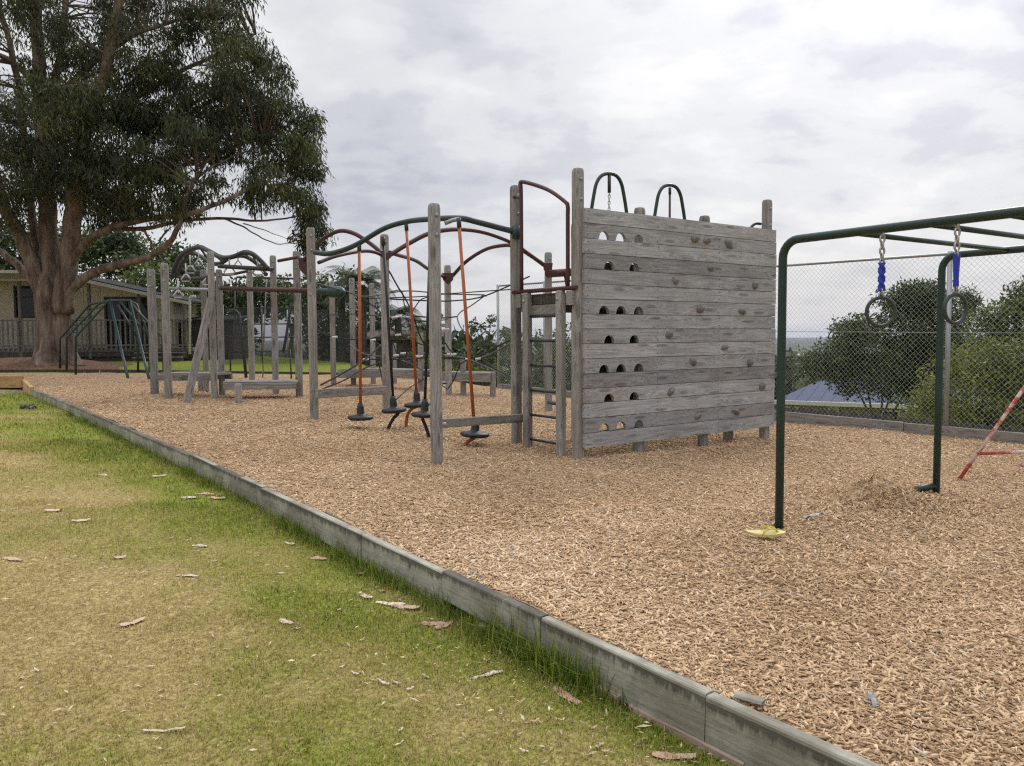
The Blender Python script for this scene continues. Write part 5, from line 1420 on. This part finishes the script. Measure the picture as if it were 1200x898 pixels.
# behind the tower and the net
leafy_tree('shrub_tree', 'thin twiggy young tree against the sky behind the rope net', [(570, 400, 30, 20, 0, .8), (556, 392, 14, 14, 0, 1), (592, 415, 22, 22, 0, 1), (575, 435, 34, 20, 0, 1.0), (548, 420, 14, 14), (560, 381, 8, 6, 0, 2), (578, 377, 5, 5, 0, 2), (596, 398, 10, 8)], 24.5, 'dark_leaf', (570, 470), [[(568, 440), (560, 390)], [(572, 440), (585, 395)], [(565, 445), (548, 410)], [(575, 445), (600, 410)], [(570, 430), (575, 378)]], (.14, .26), 22, .13, .06, 34, .1, .2, .30, stem_r=.03, zbase=0)
leafy_tree('bush', 'dark bush behind the tower ladder, seen through the chain link', [(640, 440, 40, 30), (615, 455, 36, 24), (660, 420, 30, 34), (600, 462, 30, 18), (690, 440, 40, 40), (650, 395, 26, 26, 0, .8)], 23, 'dark_leaf', (640, 490), [[(640, 450), (645, 410)], [(630, 455), (610, 440)], [(650, 450), (680, 420)]], (.25, .42), 40, .13, .06, 36, .1, .3, .15, cat='bush')
leafy_tree('bush', 'yellow green shrub low behind the far rope net platform', [(545, 430, 26, 12), (520, 428, 20, 10), (575, 436, 20, 10), (500, 425, 14, 14), (490, 400, 18, 16, 1, .5)], 22.5, 'yellow_leaf', (540, 455), [[(540, 440), (530, 428)], [(545, 440), (560, 430)]], (.18, .3), 40, .10, .05, 50, .1, .3, .1, cat='bush', stem_r=.03, zbase=.1)
treeL = [
    ('dense_tree', 'rounded dark tree behind the classroom roof, left of the gum trunk', [(25, 290, 34, 36), (-15, 300, 40, 40), (45, 275, 22, 22)], 38, 'dark_leaf', (20, 420), .40),
    ('dense_tree', 'broad dark tree behind the classroom, between the gum trunk and the wave ladder', [(120, 300, 40, 26), (165, 300, 42, 26), (205, 308, 28, 22), (95, 290, 26, 24), (140, 285, 30, 16), (225, 315, 20, 18)], 42, 'dark_leaf', (140, 420), .42),
    ('light_tree', 'pale green small tree behind the classroom roof below the low gum branch', [(168, 326, 22, 16), (190, 322, 12, 14), (150, 335, 14, 8), (222, 375, 12, 34), (210, 352, 12, 18)], 36, 'mid_leaf', (178, 430), .75),
    ('dense_tree', 'dark tree mass behind the wave ladder posts, above the shade cloth', [(270, 355, 36, 26), (300, 350, 34, 22), (240, 350, 20, 36), (335, 350, 28, 20), (260, 380, 40, 40)], 38, 'dark_leaf', (290, 440), .25),
    ('dense_tree', 'dark tree right of the wave ladder, behind the grey net posts', [(385, 370, 32, 50), (420, 395, 34, 40), (365, 345, 20, 22), (455, 410, 26, 26), (400, 330, 16, 14, 0, .6)], 34, 'dark_leaf', (400, 450), .3),
    ('light_tree', 'hazy mid green tree showing beyond the rope net against the sky', [(320, 352, 14, 18), (352, 356, 16, 18), (368, 340, 10, 16)], 46, 'mid_leaf', (340, 430), .4)]
for nm, lab, lb, D, lf, bp, tone0 in treeL:
    leafy_tree(nm, lab, lb, D, lf, bp, [[(bp[0], bp[1] - 50), (lb[0][0], lb[0][1])], [(bp[0] + 4, bp[1] - 50), (lb[1][0], lb[1][1])]], (.5, .85), 46, .24, .12, 22, .1, .45, .08, group='trees behind the playground', stem_r=.16, tone0=tone0, zbase=.4)

def palm(px, py, D, rad, label, nf_=34, seed=1, base=440):
    rr = random.Random(seed); c = at(px, py, D); b = at(px, base, D); b.z = min(b.z, .5)
    t = thing('palm_tree', label, 'palm', b, 'palms behind the rope net')
    mb = MB(); mb.tube([b - Vector((0, 0, .2)), b.lerp(c, .5) + Vector((.06, 0, 0)), c], [.17, .14, .13], 10); mb.build('trunk', M['bark'], t)
    VV = []; FF = []; TT = []; nv = 0
    for k in range(nf_):
        az = 2 * PI * k / nf_ * 2.6 + rr.uniform(-.3, .3); el = rr.uniform(-.25, 1.35); Ln = rad * rr.uniform(.8, 1.15)
        h = Vector((math.cos(az), math.sin(az), 0)); P = []; m = 16
        p = c.copy(); e = el
        for i in range(m + 1):
            P.append(p.copy()); p = p + (h * math.cos(e) + Vector((0, 0, 1)) * math.sin(e)) * (Ln / m); e -= (1.9 + .3 * rr.random()) / m
        side = h.cross(Vector((0, 0, 1)))
        for i in range(2, m):
            tdir = (P[i + 1] - P[i]).normalized() if i < m else tdir
            for sg in (-1, 1):
                for jj in range(2):
                    q0 = P[i].lerp(P[i + 1], .5 * jj)
                    ll = rad * .30 * math.sin(PI * min(.97, .12 + i / m)) * rr.uniform(.8, 1.1)
                    dd = (side * sg * .8 + tdir * .55 + Vector((0, 0, -.45))).normalized()
                    w = tdir * .0085 * rad
                    VV += [q0 - w, q0 + w, q0 + dd * ll * .6 + w * .8, q0 + dd * ll]; FF.append((nv, nv + 1, nv + 2, nv + 3)); nv += 4
                    TT += [rr.random()] * 4
    np_mesh('crown', [tuple(v) for v in VV], FF, M['palm_leaf'], t, {'tint': TT})
palm(424, 334, 30, 1.75, 'tall palm with spiky arching fronds behind the grey net posts', 46, 2)
palm(400, 350, 31, 1.3, 'lower palm at the left of the taller one, half hidden by posts', 30, 7)
palm(466, 372, 31, 1.5, 'pale drooping palm seen between the orange pole and the middle post', 34, 3)
palm(498, 380, 32, 1.2, 'small drooping palm right behind the middle post', 24, 5)

# ------------------------------------------------------------------ classroom building at the left
cls = thing('classroom', 'long low cream school building with a timber verandah behind the gum tree', 'building', at(60, 420, 29))
fl_z = .52 + (CAMZ - .62 - .98) + .0
P1 = at(-120, 408, 28.2); P2 = at(222, 412, 29.8)
vd = Vector((P2.x - P1.x, P2.y - P1.y, 0)); VL = vd.length; vd.normalize(); vn = Vector((-vd.y, vd.x, 0))
if vn.y < 0: vn = -vn
zf = at(60, 408, 29).z
Mc = Matrix.Translation((P1.x, P1.y, zf)) @ Matrix((vd, vn, Vector((0, 0, 1)))).transposed().to_4x4()   # x along the rail, y away, z up from deck
def cu(px, off=0):                                  # distance along the building seen at photo column px, for a plane off metres behind the rail
    k = (px - CX) / FPX; o_ = Vector((P1.x, P1.y)) + Vector((vn.x, vn.y)) * off
    return (k * o_.y - o_.x) / (vd.x - k * vd.y)
WB = 1.9                                            # verandah depth
def cz(px, py, off):
    uu = cu(px, off); p = Mc @ Vector((uu, off, 0)); return at(px, py, p.y).z - zf
xe = cu(205, WB)
ztop = 2.75
uA, uB = cu(110, -.35), cu(215, -.35); zA, zB = cz(110, 330, -.35), cz(215, 353, -.35)
xm_ = cu(62, -.35)
def eave(x): return zA + (zB - zA) * (max(x, xm_) - uA) / (uB - uA)
zeL, zeR = eave(xm_), eave(xe + 1.1)
zflat = cz(20, 326, -.35)
mb = MB()
# wall with window openings butted round
wins = [(cu(19.5, WB), cu(45, WB), cz(30, 335, WB), cz(30, 373, WB), 'w'), (cu(124.5, WB), cu(176, WB), cz(150, 348, WB), .0, 'd')]
def wbox(xa, xb, z0, z1a, z1b):
    v = [(xa, WB, z0), (xb, WB, z0), (xb, WB, z1b), (xa, WB, z1a), (xa, WB + .12, z0), (xb, WB + .12, z0), (xb, WB + .12, z1b), (xa, WB + .12, z1a)]
    mb.add(v, [(0, 1, 2, 3), (7, 6, 5, 4), (0, 4, 5, 1), (3, 2, 6, 7), (1, 5, 6, 2), (0, 3, 7, 4)])
def wtop(x): return (eave(x) if x > xm_ else zflat) + .02
def wall_boxes(x0, x1, holes_):
    xs_ = x0
    for (a_, b_, zt, zb, k_) in holes_:
        wbox(xs_, a_, -.5, wtop(xs_), wtop(a_)); wbox(a_, b_, zt, wtop(a_), wtop(b_))
        if zb > .05: wbox(a_, b_, -.5, zb, zb)
        xs_ = b_
    wbox(xs_, xm_ + 3.5, -.5, wtop(xs_), wtop(xm_ + 3.5)) if xs_ < xm_ else wbox(xs_, x1, -.5, wtop(xs_), wtop(x1))
wall_boxes(-6, xe, wins)
mb.box((xe - .06, WB + 3.15, wtop(xe) / 2 - .25), (.12, 6, wtop(xe) + .5))
x = -5.9
while x < xe:                                       # shallow cladding battens
    if not any(a_ - .1 < x < b_ + .1 for a_, b_, *_ in wins): mb.box((x, WB - .008, wtop(x) / 2 - .26), (.05, .016, wtop(x) + .46))
    x += .6
mb.build('wall', M['cream'], cls, Mc)
for i, (a_, b_, zt, zb, k_) in enumerate(wins):
    f = MB(); w = .07
    f.box(((a_ + b_) / 2, WB + .03, zt - w / 2), (b_ - a_, .10, w)); f.box(((a_ + b_) / 2, WB + .03, zb + w / 2), (b_ - a_, .10, w))
    for xx in ([a_ + w / 2, b_ - w / 2] + ([(a_ + b_) / 2] if k_ == 'd' else [])): f.box((xx, WB + .031, (zt + zb) / 2), (w, .098, zt - zb - 2 * w))
    if k_ == 'w': f.box(((a_ + b_) / 2, WB + .031, zb + (zt - zb) * .66), (b_ - a_ - 2 * w, .095, .05))
    fo = f.build('window_frame' if k_ == 'w' else 'glass_door_frame', M['frame_black'], cls, Mc)
    g = MB(); g.box(((a_ + b_) / 2, WB + .07, (zt + zb) / 2), (b_ - a_ - .02, .012, zt - zb - .02)); g.build('pane', M['glass'], fo, Mc)
    g = MB(); g.box(((a_ + b_) / 2, WB + .5, (zt + zb) / 2), (b_ - a_ + .8, .02, zt - zb + .6)); g.build('curtain', M['shade_cloth'], fo, Mc)
# roof: eave slopes from pale soffit at left
zr_ = 2.62
mb = MB(); zsl = zeL
def slab(x0, x1, za, zb, y0, y1, rise, th):
    v = [(x0, y0, za), (x1, y0, zb), (x1, y1, zb + rise), (x0, y1, za + rise)]
    v += [(x, y, z + th) for x, y, z in v]
    mb.add(v, [(3, 2, 1, 0), (4, 5, 6, 7), (0, 1, 5, 4), (1, 2, 6, 5), (2, 3, 7, 6), (3, 0, 4, 7)])
slab(-6, xm_, zflat, zflat, -.38, 7, .14, .05); slab(xm_, xe + 1.1, zeL + .03, zeR + .03, -.38, 7, .14, .05)
ro = mb.build('roof', M['roof_dark'], cls, Mc)
mb = MB(); slab(-6, xm_, zflat - .10, zflat - .10, -.402, -.382, 0, .13); slab(xm_, xe + 1.12, zeL - .08, zeR - .08, -.402, -.382, 0, .12)
mb.build('fascia', M['soffit'], ro, Mc)
mb = MB(); slab(-6, xm_, zflat - .03, zflat - .03, -.37, WB - .03, .02, .012); slab(xm_, xe + 1, zeL - .02, zeR - .02, -.37, WB - .03, .02, .012); mb.build('soffit', M['soffit'], ro, Mc)
# left porch roof over the window, pale underside
xp0, xp1 = -5.5, cu(41, -.6)
mb = MB(); zq_ = cz(20, 321, -1.2)
mb.add([(xp0, -1.3, zq_ + .02), (xp1, -1.3, zq_ + .02), (xp1 + .1, .2, zq_ - .22), (xp0, .2, zq_ - .22), (xp0, -1.3, zq_ + .12), (xp1, -1.3, zq_ + .12), (xp1 + .1, .2, zq_ - .12), (xp0, .2, zq_ - .12)], [(3, 2, 1, 0), (4, 5, 6, 7), (0, 1, 5, 4), (1, 2, 6, 5), (2, 3, 7, 6), (3, 0, 4, 7)])
mb.build('porch_roof', M['soffit'], cls, Mc)
for px in (26, 107, 165, 218):
    uu = cu(px, .05); beam('verandah_post', Mc @ Vector((uu, .07, -.4)), Mc @ Vector((uu, .07, (eave(uu) if uu > xm_ else zflat) - .03)), .10, .10, M['deck_dark'], cls)
mb = MB(); mb.box(((xe - 6) / 2 + .6, WB / 2, -.09), (xe + 7, WB - .02, .12)); mb.build('deck', M['deck_dark'], cls, Mc)
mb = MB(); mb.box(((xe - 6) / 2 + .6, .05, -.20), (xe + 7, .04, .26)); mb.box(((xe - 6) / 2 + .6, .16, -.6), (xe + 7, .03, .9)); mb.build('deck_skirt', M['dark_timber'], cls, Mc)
rt = cz(110, 375.5, 0)
mb = MB(); mb.box(((xe - 6) / 2 + .6, 0, rt), (xe + 7, .09, .045)); mb.box(((xe - 6) / 2 + .6, 0, .08), (xe + 7, .05, .07)); rail = mb.build('railing', M['deck_dark'], cls, Mc)
x = -5.8; mb = MB()
while x < xe + 1:
    mb.box((x, -.034, rt / 2 - .02), (.055, .02, rt + .12)); x += .165
mb.build('balusters', M['deck_dark'], rail, Mc)
mb = MB(); sx0, sx1 = cu(156, -.5), cu(214, -.5)
for k in range(3): mb.box(((sx0 + sx1) / 2, -.2 - .3 * k, -.20 - .17 * k), (sx1 - sx0, .30, .05)); mb.box(((sx0 + sx1) / 2, -.09 - .3 * k, -.30 - .17 * k), (sx1 - sx0, .03, .14))
mb.build('steps', M['deck_dark'], cls, Mc)
# dark block added for the shaded void beside it, with the white pipe
ds = thing('shaded_void_block', 'dark block added for the shaded void at the right end of the classroom', 'shed', at(250, 425, 31))
mb = MB(); c_ = at(262, 385, 33)
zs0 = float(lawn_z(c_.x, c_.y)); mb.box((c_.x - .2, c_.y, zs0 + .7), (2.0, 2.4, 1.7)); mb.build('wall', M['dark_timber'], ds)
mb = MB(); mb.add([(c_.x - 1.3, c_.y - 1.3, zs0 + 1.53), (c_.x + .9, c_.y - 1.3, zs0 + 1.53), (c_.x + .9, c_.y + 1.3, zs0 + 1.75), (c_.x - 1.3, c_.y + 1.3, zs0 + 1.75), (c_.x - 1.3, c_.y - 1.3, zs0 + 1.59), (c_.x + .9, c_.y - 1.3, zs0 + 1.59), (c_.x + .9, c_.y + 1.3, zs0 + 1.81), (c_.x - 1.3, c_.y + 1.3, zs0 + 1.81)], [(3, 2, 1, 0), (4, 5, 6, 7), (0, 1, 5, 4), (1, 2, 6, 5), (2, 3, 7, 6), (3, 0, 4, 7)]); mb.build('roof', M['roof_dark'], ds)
wp = thing('white_pipe', 'white upright pipe with a short bent top at the end of the verandah', 'pipe', at(222.5, 412, 28.2))
MB().tube([at(222.5, 415, 28.2), at(222.5, 352, 28.2), at(222.8, 348, 28.2), at(229.5, 347.5, 28.2)], .045, 8).build('pipe', M['white_pipe'], wp)
# shade cloth screen and brown shed behind the net
scn = thing('shade_screen', 'dark shade cloth screen on pipe posts behind the wave ladder', 'screen', at(310, 432, 27.5))
SA, SB = at(262, 432, 27.0), at(428, 432, 30.0); hz_ = at(262, 361, 27).z
mb = MB(); dq = (SB - SA); dq.z = 0; lnq = dq.length; B3 = basis(dq)
for k in range(20):
    x0_, x1_ = lnq * k / 20, lnq * (k + 1) / 20
    w0, w1 = .05 * math.sin(k * .9), .05 * math.sin((k + 1) * .9)
    zb_ = .55; 
    mb.add([SA + B3 @ Vector((x0_, w0, 0)), SA + B3 @ Vector((x1_, w1, 0)), Vector((*(SA + B3 @ Vector((x1_, w1, 0))).xy, hz_ + .02 * math.sin(k))), Vector((*(SA + B3 @ Vector((x0_, w0, 0))).xy, hz_ + .02 * math.sin(k - 1)))], [(0, 1, 2, 3)])
mb.build('cloth', M['open_cloth'], scn)
for k in range(5):
    p = SA + B3 @ Vector((lnq * k / 4, -.1, 0)); MB().tube([Vector((p.x, p.y, 0)), Vector((p.x, p.y, hz_ + .1))], .03, 8).build('post', M['charcoal'], scn)
sh = thing('brown_shed', 'low brown roofed shed with dark walls far behind the rope net', 'shed', at(468, 432, 30))
c_ = at(470, 425, 31.5); zt_ = at(470, 399, 30).z; zr2 = at(470, 392, 31).z
mb = MB(); mb.box((c_.x, c_.y + .5, zt_ / 2 + .1), (2.6, 2.2, zt_ + .1 - .0)); mb.build('wall', M['dark_timber'], sh)
M['brown_roof'] = paint('brown roof', (.10, .062, .048), .8, None)
mb = MB(); mb.add([(c_.x - 1.6, c_.y - .9, zt_), (c_.x + 1.6, c_.y - .9, zt_), (c_.x + 1.6, c_.y + 1.9, zr2 + .1), (c_.x - 1.6, c_.y + 1.9, zr2 + .1), (c_.x - 1.6, c_.y - .9, zt_ + .1), (c_.x + 1.6, c_.y - .9, zt_ + .1), (c_.x + 1.6, c_.y + 1.9, zr2 + .2), (c_.x - 1.6, c_.y + 1.9, zr2 + .2)], [(3, 2, 1, 0), (4, 5, 6, 7), (0, 1, 5, 4), (1, 2, 6, 5), (2, 3, 7, 6), (3, 0, 4, 7)]); mb.build('roof', M['brown_roof'], sh)
bf = thing('dark_fence', 'low dark paling fence along the back behind the rope net', 'fence', at(500, 440, 26))
a_, b_ = at(430, 438, 27.5), at(585, 452, 23.5); mb = MB(); dq = (b_ - a_); dq.z = 0; nn = int(dq.length / .16)
for k in range(nn):
    p = a_.lerp(b_, k / nn); z1_ = at(0, 413 + 16 * k / nn, 26).z; mb.box((p.x, p.y, z1_ / 2 - .1), (.14, .03, z1_ + .3 + .02 * math.sin(k * 2.1)), Matrix.Rotation(math.atan2(dq.y, dq.x), 3, 'Z'))
mb.build('palings', M['dark_timber'], bf)

# ------------------------------------------------------------------ blue roofed house below the fence
HD = 27.0
hs = thing('blue_roof_house', 'grey rendered house with a blue hipped roof below the chain link fence', 'house', at(990, 500, HD))
ez = at(1000, 469.5, HD).z; rz_ = at(955, 445, HD + 3.5).z
hO = at(906, 469, HD); h1 = Vector((.87, -.49, 0)).normalized(); h2 = Vector((.49, .87, 0)).normalized()
Mh = Matrix.Translation((hO.x, hO.y, 0)) @ Matrix((h1, h2, Vector((0, 0, 1)))).transposed().to_4x4()
HL, HW = 6.3, 7.0; gzh = ez - 2.5
def hloc(px, off):                                  # distance along the front seen at photo column px
    k = (px - CX) / FPX; o_ = hO + h2 * off
    return (k * o_.y - o_.x) / (h1.x - k * h1.y)
mb = MB(); mb.box((HL / 2, HW / 2, gzh + 1.2), (HL - .9, HW - .9, 2.45)); wl = mb.build('wall', M['render'], hs, Mh)
ax_ = Mh @ Vector((.95, HW / 2, 0)); rz_ = at(955, 446, ax_.y).z
rv = [(0, 0, ez), (HL, 0, ez), (HL, HW, ez), (0, HW, ez), (.95, HW / 2, rz_), (HL - 1.5, HW / 2, rz_)]
mb = MB(); mb.add(rv, [(0, 1, 5, 4), (1, 2, 5), (2, 3, 4, 5), (3, 0, 4), (3, 2, 1, 0)])
x = .3
while x < HL - .3:                                  # low ribs of the roofing steel on the near slope
    k = max(.03, min(1, x / .95, (HL - x) / 1.5))
    mb.tube([Vector((x, 0, ez + .004)), Vector((x, HW / 2 * k, ez + (rz_ - ez) * k + .004))], .010, 4, cap=False); x += .38
hr = mb.build('roof', M['blue_roof'], hs, Mh)
mb = MB(); mb.box((HL / 2, -.06, ez - .03), (HL + .1, .12, .13)); mb.build('gutter', M['soffit'], hr, Mh)
for px in (927, 978, 1045):
    wx = hloc(px, .4); mb = MB()
    if px == 978:
        mb.box((wx, .42, ez - .9), (.35, .06, 1.6)); mb.build('pale_panel', M['soffit'], hs, Mh); continue
    mb.box((wx, .42, ez - .50), (.55, .06, .62)); wf = mb.build('window', M['white_pipe'], hs, Mh)
    mb = MB(); mb.box((wx, .385, ez - .50), (.43, .02, .48)); mb.build('pane', M['glass'], wf, Mh)

# ------------------------------------------------------------------ town, woods and hills far off
def ridge(name, D, x0, x1, ybase, amp, seed, dz=-120):
    n = 120; X_ = np.linspace(x0, x1, n); k = D / FPX
    px_ = CX + X_ / D * FPX
    zt = np.array([at(p, ybase - amp * (fbm(np.array([p * .012]), np.array([seed * 3.7]), seed, 4)[0] - .35) * 2, D).z for p in px_])
    rows = []
    for j, f_ in enumerate(np.linspace(0, 1, 8)):
        rows.append(np.stack([X_ , np.full(n, D - 900 * (D / 3500) * (1 - f_) ** 1.2), dz + (zt - dz) * math.sin(f_ * PI / 2)], -1))
    rows.append(np.stack([X_, np.full(n, D + 800), np.full(n, dz)], -1))
    G_ = np.stack(rows); tag(grid_mesh(name, G_[..., 0], G_[..., 1], G_[..., 2], M['hill']), kind='structure')
ridge('hills', 5200, -5200, 5200, 403, 9, 4)
ridge('hills', 2600, -2600, 2600, 411, 7, 9, -80)
fw = []
nW = 2600
Dw_ = 70 + 1100 * rng.random(nW) ** 1.7; Xw = (rng.random(nW) * 1.5 - .75) * Dw_
kW = (fence_dist(Xw, Dw_) > 25) & ~((np.abs(Xw / Dw_ - .36) < .06) & (Dw_ < 75))
Dw_, Xw = Dw_[kW], Xw[kW]; Zw = lawn_z(Xw, Dw_); n = len(Xw)
hw = rng.uniform(3, 7.5, n)
Cc = []; Rc = []
for i in range(n):
    m_ = 10
    d = rng.normal(0, 1, (m_, 3)); d /= np.linalg.norm(d, axis=1)[:, None]
    Cc.append(np.array([Xw[i], Dw_[i], Zw[i] + hw[i] * .55]) + d * np.array([hw[i] * .45, hw[i] * .45, hw[i] * .4])); Rc += [hw[i] * .3] * m_
Cc = np.concatenate(Cc); Rc = np.array(Rc)
V, F, tn = leaves_np(Cc, Rc, 14, 1.5, 1.0, .1, .9)
tag(np_mesh('far_woods', V, F, M['far_leaf'], None, {'tint': tn}), 'far off belt of dull green trees across the valley', 'woods', kind='stuff')
rr = random.Random(3); spots = [(925, 424, 560), (940, 436, 380), (930, 430, 470), (938, 419, 900), (952, 427, 700), (922, 437, 330), (594, 428, 420), (582, 424, 560), (598, 420, 800), (945, 431, 520)]
labs = ['pale town house left of centre in the gap beside the climbing wall', 'nearer pale town house low in the gap just above the blue roof', 'pale town house in the middle of the gap between wall and shrub', 'tiny pale town house highest in the gap under the hills', 'pale town house partly behind the shrub tree', 'nearest pale town house against the left green leg', 'pale town house seen through the net by the tower post', 'pale town house beyond the thin twiggy tree', 'tiny far town house beside the tower post', 'pale town house between two others in the gap above the blue roof']
for (px, py, D), lab in zip(spots, labs):
    p = at(px, py, D); z0_ = float(lawn_z(p.x, p.y)); p.z = z0_ + 3.2; w = rr.uniform(6, 10); d_ = 7; h = 2.6
    t = thing('town_house', lab, 'house', (p.x, p.y, z0_), 'pale houses of the far town')
    mb = MB(); mb.box((p.x, p.y, (z0_ - 1 + p.z + 1) / 2), (w, d_, p.z + 1 - z0_ + 1)); mb.build('wall', M['town_wall'], t)
    zt_ = p.z + 1; mb = MB(); mb.add([(p.x - w / 2 - .4, p.y - d_ / 2 - .4, zt_), (p.x + w / 2 + .4, p.y - d_ / 2 - .4, zt_), (p.x + w / 2 + .4, p.y + d_ / 2 + .4, zt_), (p.x - w / 2 - .4, p.y + d_ / 2 + .4, zt_), (p.x - w / 2, p.y, zt_ + 1.6), (p.x + w / 2, p.y, zt_ + 1.6)], [(0, 1, 5, 4), (2, 3, 4, 5), (1, 2, 5), (3, 0, 4), (3, 2, 1, 0)])
    mb.build('roof', M['town_roof'] if rr.random() < .5 else M['soffit'], t)

# ------------------------------------------------------------------ sky, sun, camera
SUN_AZ, SUN_EL = math.radians(27), math.radians(40)      # azimuth measured from +Y towards +X
sdir = Vector((math.sin(SUN_AZ) * math.cos(SUN_EL), math.cos(SUN_AZ) * math.cos(SUN_EL), math.sin(SUN_EL)))
w = bpy.data.worlds.new('World'); scene.world = w; w.use_nodes = True; nt = w.node_tree
bg = nt.nodes['Background']; out = nt.nodes['World Output']
sky = N(nt, 'ShaderNodeTexSky', sky_type='NISHITA'); sky.sun_disc = False; sky.sun_elevation = SUN_EL; sky.sun_rotation = SUN_AZ; sky.air_density = 1; sky.dust_density = 2
tc = N(nt, 'ShaderNodeTexCoord'); sp = N(nt, 'ShaderNodeSeparateXYZ'); L(nt, tc.outputs['Generated'], sp.inputs[0])
zz_ = math_(nt, 'MAXIMUM', sp.outputs[2], 0.0)
den = math_(nt, 'ADD', zz_, .30)
cxyz = N(nt, 'ShaderNodeCombineXYZ'); L(nt, math_(nt, 'DIVIDE', sp.outputs[0], den), cxyz.inputs[0]); L(nt, math_(nt, 'DIVIDE', sp.outputs[1], den), cxyz.inputs[1]); cxyz.inputs[2].default_value = 7.7
n1 = noise(nt, mapping(nt, cxyz.outputs[0], (1.05, 1.0, 1)), 1.75, 7, .55, .25)
n2 = noise(nt, mapping(nt, cxyz.outputs[0], (1.9, 2.6, 1)), 2.6, 5, .55, .2)
cl = math_(nt, 'ADD', math_(nt, 'MULTIPLY', n1.outputs[0], .72), math_(nt, 'MULTIPLY', n2.outputs[0], .28))
crp = ramp(nt, cl, [(.36, (.56, .575, .655)), (.45, (.70, .71, .765)), (.52, (.83, .835, .865)), (.62, (.95, .95, .96))])
crp.color_ramp.interpolation = 'EASE'
# brighter towards the hidden sun
dt = N(nt, 'ShaderNodeVectorMath', operation='DOT_PRODUCT'); L(nt, tc.outputs['Generated'], dt.inputs[0]); dt.inputs[1].default_value = sdir
gl = math_(nt, 'POWER', math_(nt, 'MAXIMUM', dt.outputs['Value'], 0.0), 14.0)
mr = N(nt, 'ShaderNodeMapRange', interpolation_type='SMOOTHSTEP'); L(nt, zz_, mr.inputs[0]); mr.inputs[1].default_value = .34; mr.inputs[2].default_value = .95; mr.inputs[3].default_value = 1.0; mr.inputs[4].default_value = 2.6
gain = math_(nt, 'ADD', mr.outputs[0], math_(nt, 'MULTIPLY', gl, .8))
hzm = N(nt, 'ShaderNodeMapRange'); L(nt, zz_, hzm.inputs[0]); hzm.inputs[1].default_value = 0; hzm.inputs[2].default_value = .14; hzm.inputs[3].default_value = .55; hzm.inputs[4].default_value = 0
ccol = mixc(nt, hzm.outputs[0], crp.outputs[0], (.80, .79, .79))
vs_ = N(nt, 'ShaderNodeVectorMath', operation='SCALE'); L(nt, ccol, vs_.inputs[0]); L(nt, gain, vs_.inputs['Scale'])
bg.inputs['Strength'].default_value = .10
L(nt, sky.outputs[0], bg.inputs['Color'])
bg2 = N(nt, 'ShaderNodeBackground'); L(nt, vs_.outputs[0], bg2.inputs['Color']); bg2.inputs['Strength'].default_value = .92
mx = N(nt, 'ShaderNodeMixShader'); mx.inputs[0].default_value = .94
L(nt, bg.outputs[0], mx.inputs[1]); L(nt, bg2.outputs[0], mx.inputs[2]); L(nt, mx.outputs[0], out.inputs['Surface'])

hz = MB(); hz.box((0, 3500, -70), (14000, 7600, 220)); 
def haze_mat():
    m = bpy.data.materials.new('haze'); m.use_nodes = True; nt = m.node_tree
    for n_ in list(nt.nodes):
        if n_.type != 'OUTPUT_MATERIAL': nt.nodes.remove(n_)
    v = N(nt, 'ShaderNodeVolumePrincipled'); v.inputs['Color'].default_value = (.74, .79, .98, 1); v.inputs['Density'].default_value = 1.1e-4
    L(nt, v.outputs[0], nt.nodes['Material Output'].inputs['Volume']); return m
tag(hz.build('haze', haze_mat()), 'thin pale haze in the air over the valley', 'haze', kind='stuff')
sl = bpy.data.lights.new('sun', 'SUN'); sl.energy = 1.4; sl.angle = math.radians(16); sl.color = (1, .96, .90)
so = bpy.data.objects.new('sun', sl); link(so); so.location = (0, 0, 30); so.rotation_euler = (-sdir).to_track_quat('-Z', 'Y').to_euler()

cam = bpy.data.cameras.new('camera'); cam.sensor_width = 36; cam.lens = FPX / 1200 * 36; cam.clip_end = 20000; cam.clip_start = .05
co = bpy.data.objects.new('camera', cam); link(co); co.matrix_world = Matrix.Translation((0, 0, CAMZ)) @ CAMROT.to_4x4(); scene.camera = co
vsx = scene.view_settings; vsx.view_transform = 'Standard'; vsx.look = 'None'; vsx.exposure = 0.0; vsx.gamma = 1
scene.render.engine = 'CYCLES'; scene.cycles.max_bounces = 6; scene.cycles.diffuse_bounces = 3; scene.cycles.transparent_max_bounces = 4
scene.cycles.use_denoising = False; scene.cycles.pixel_filter_type = 'BLACKMAN_HARRIS'; scene.cycles.filter_width = 1.25
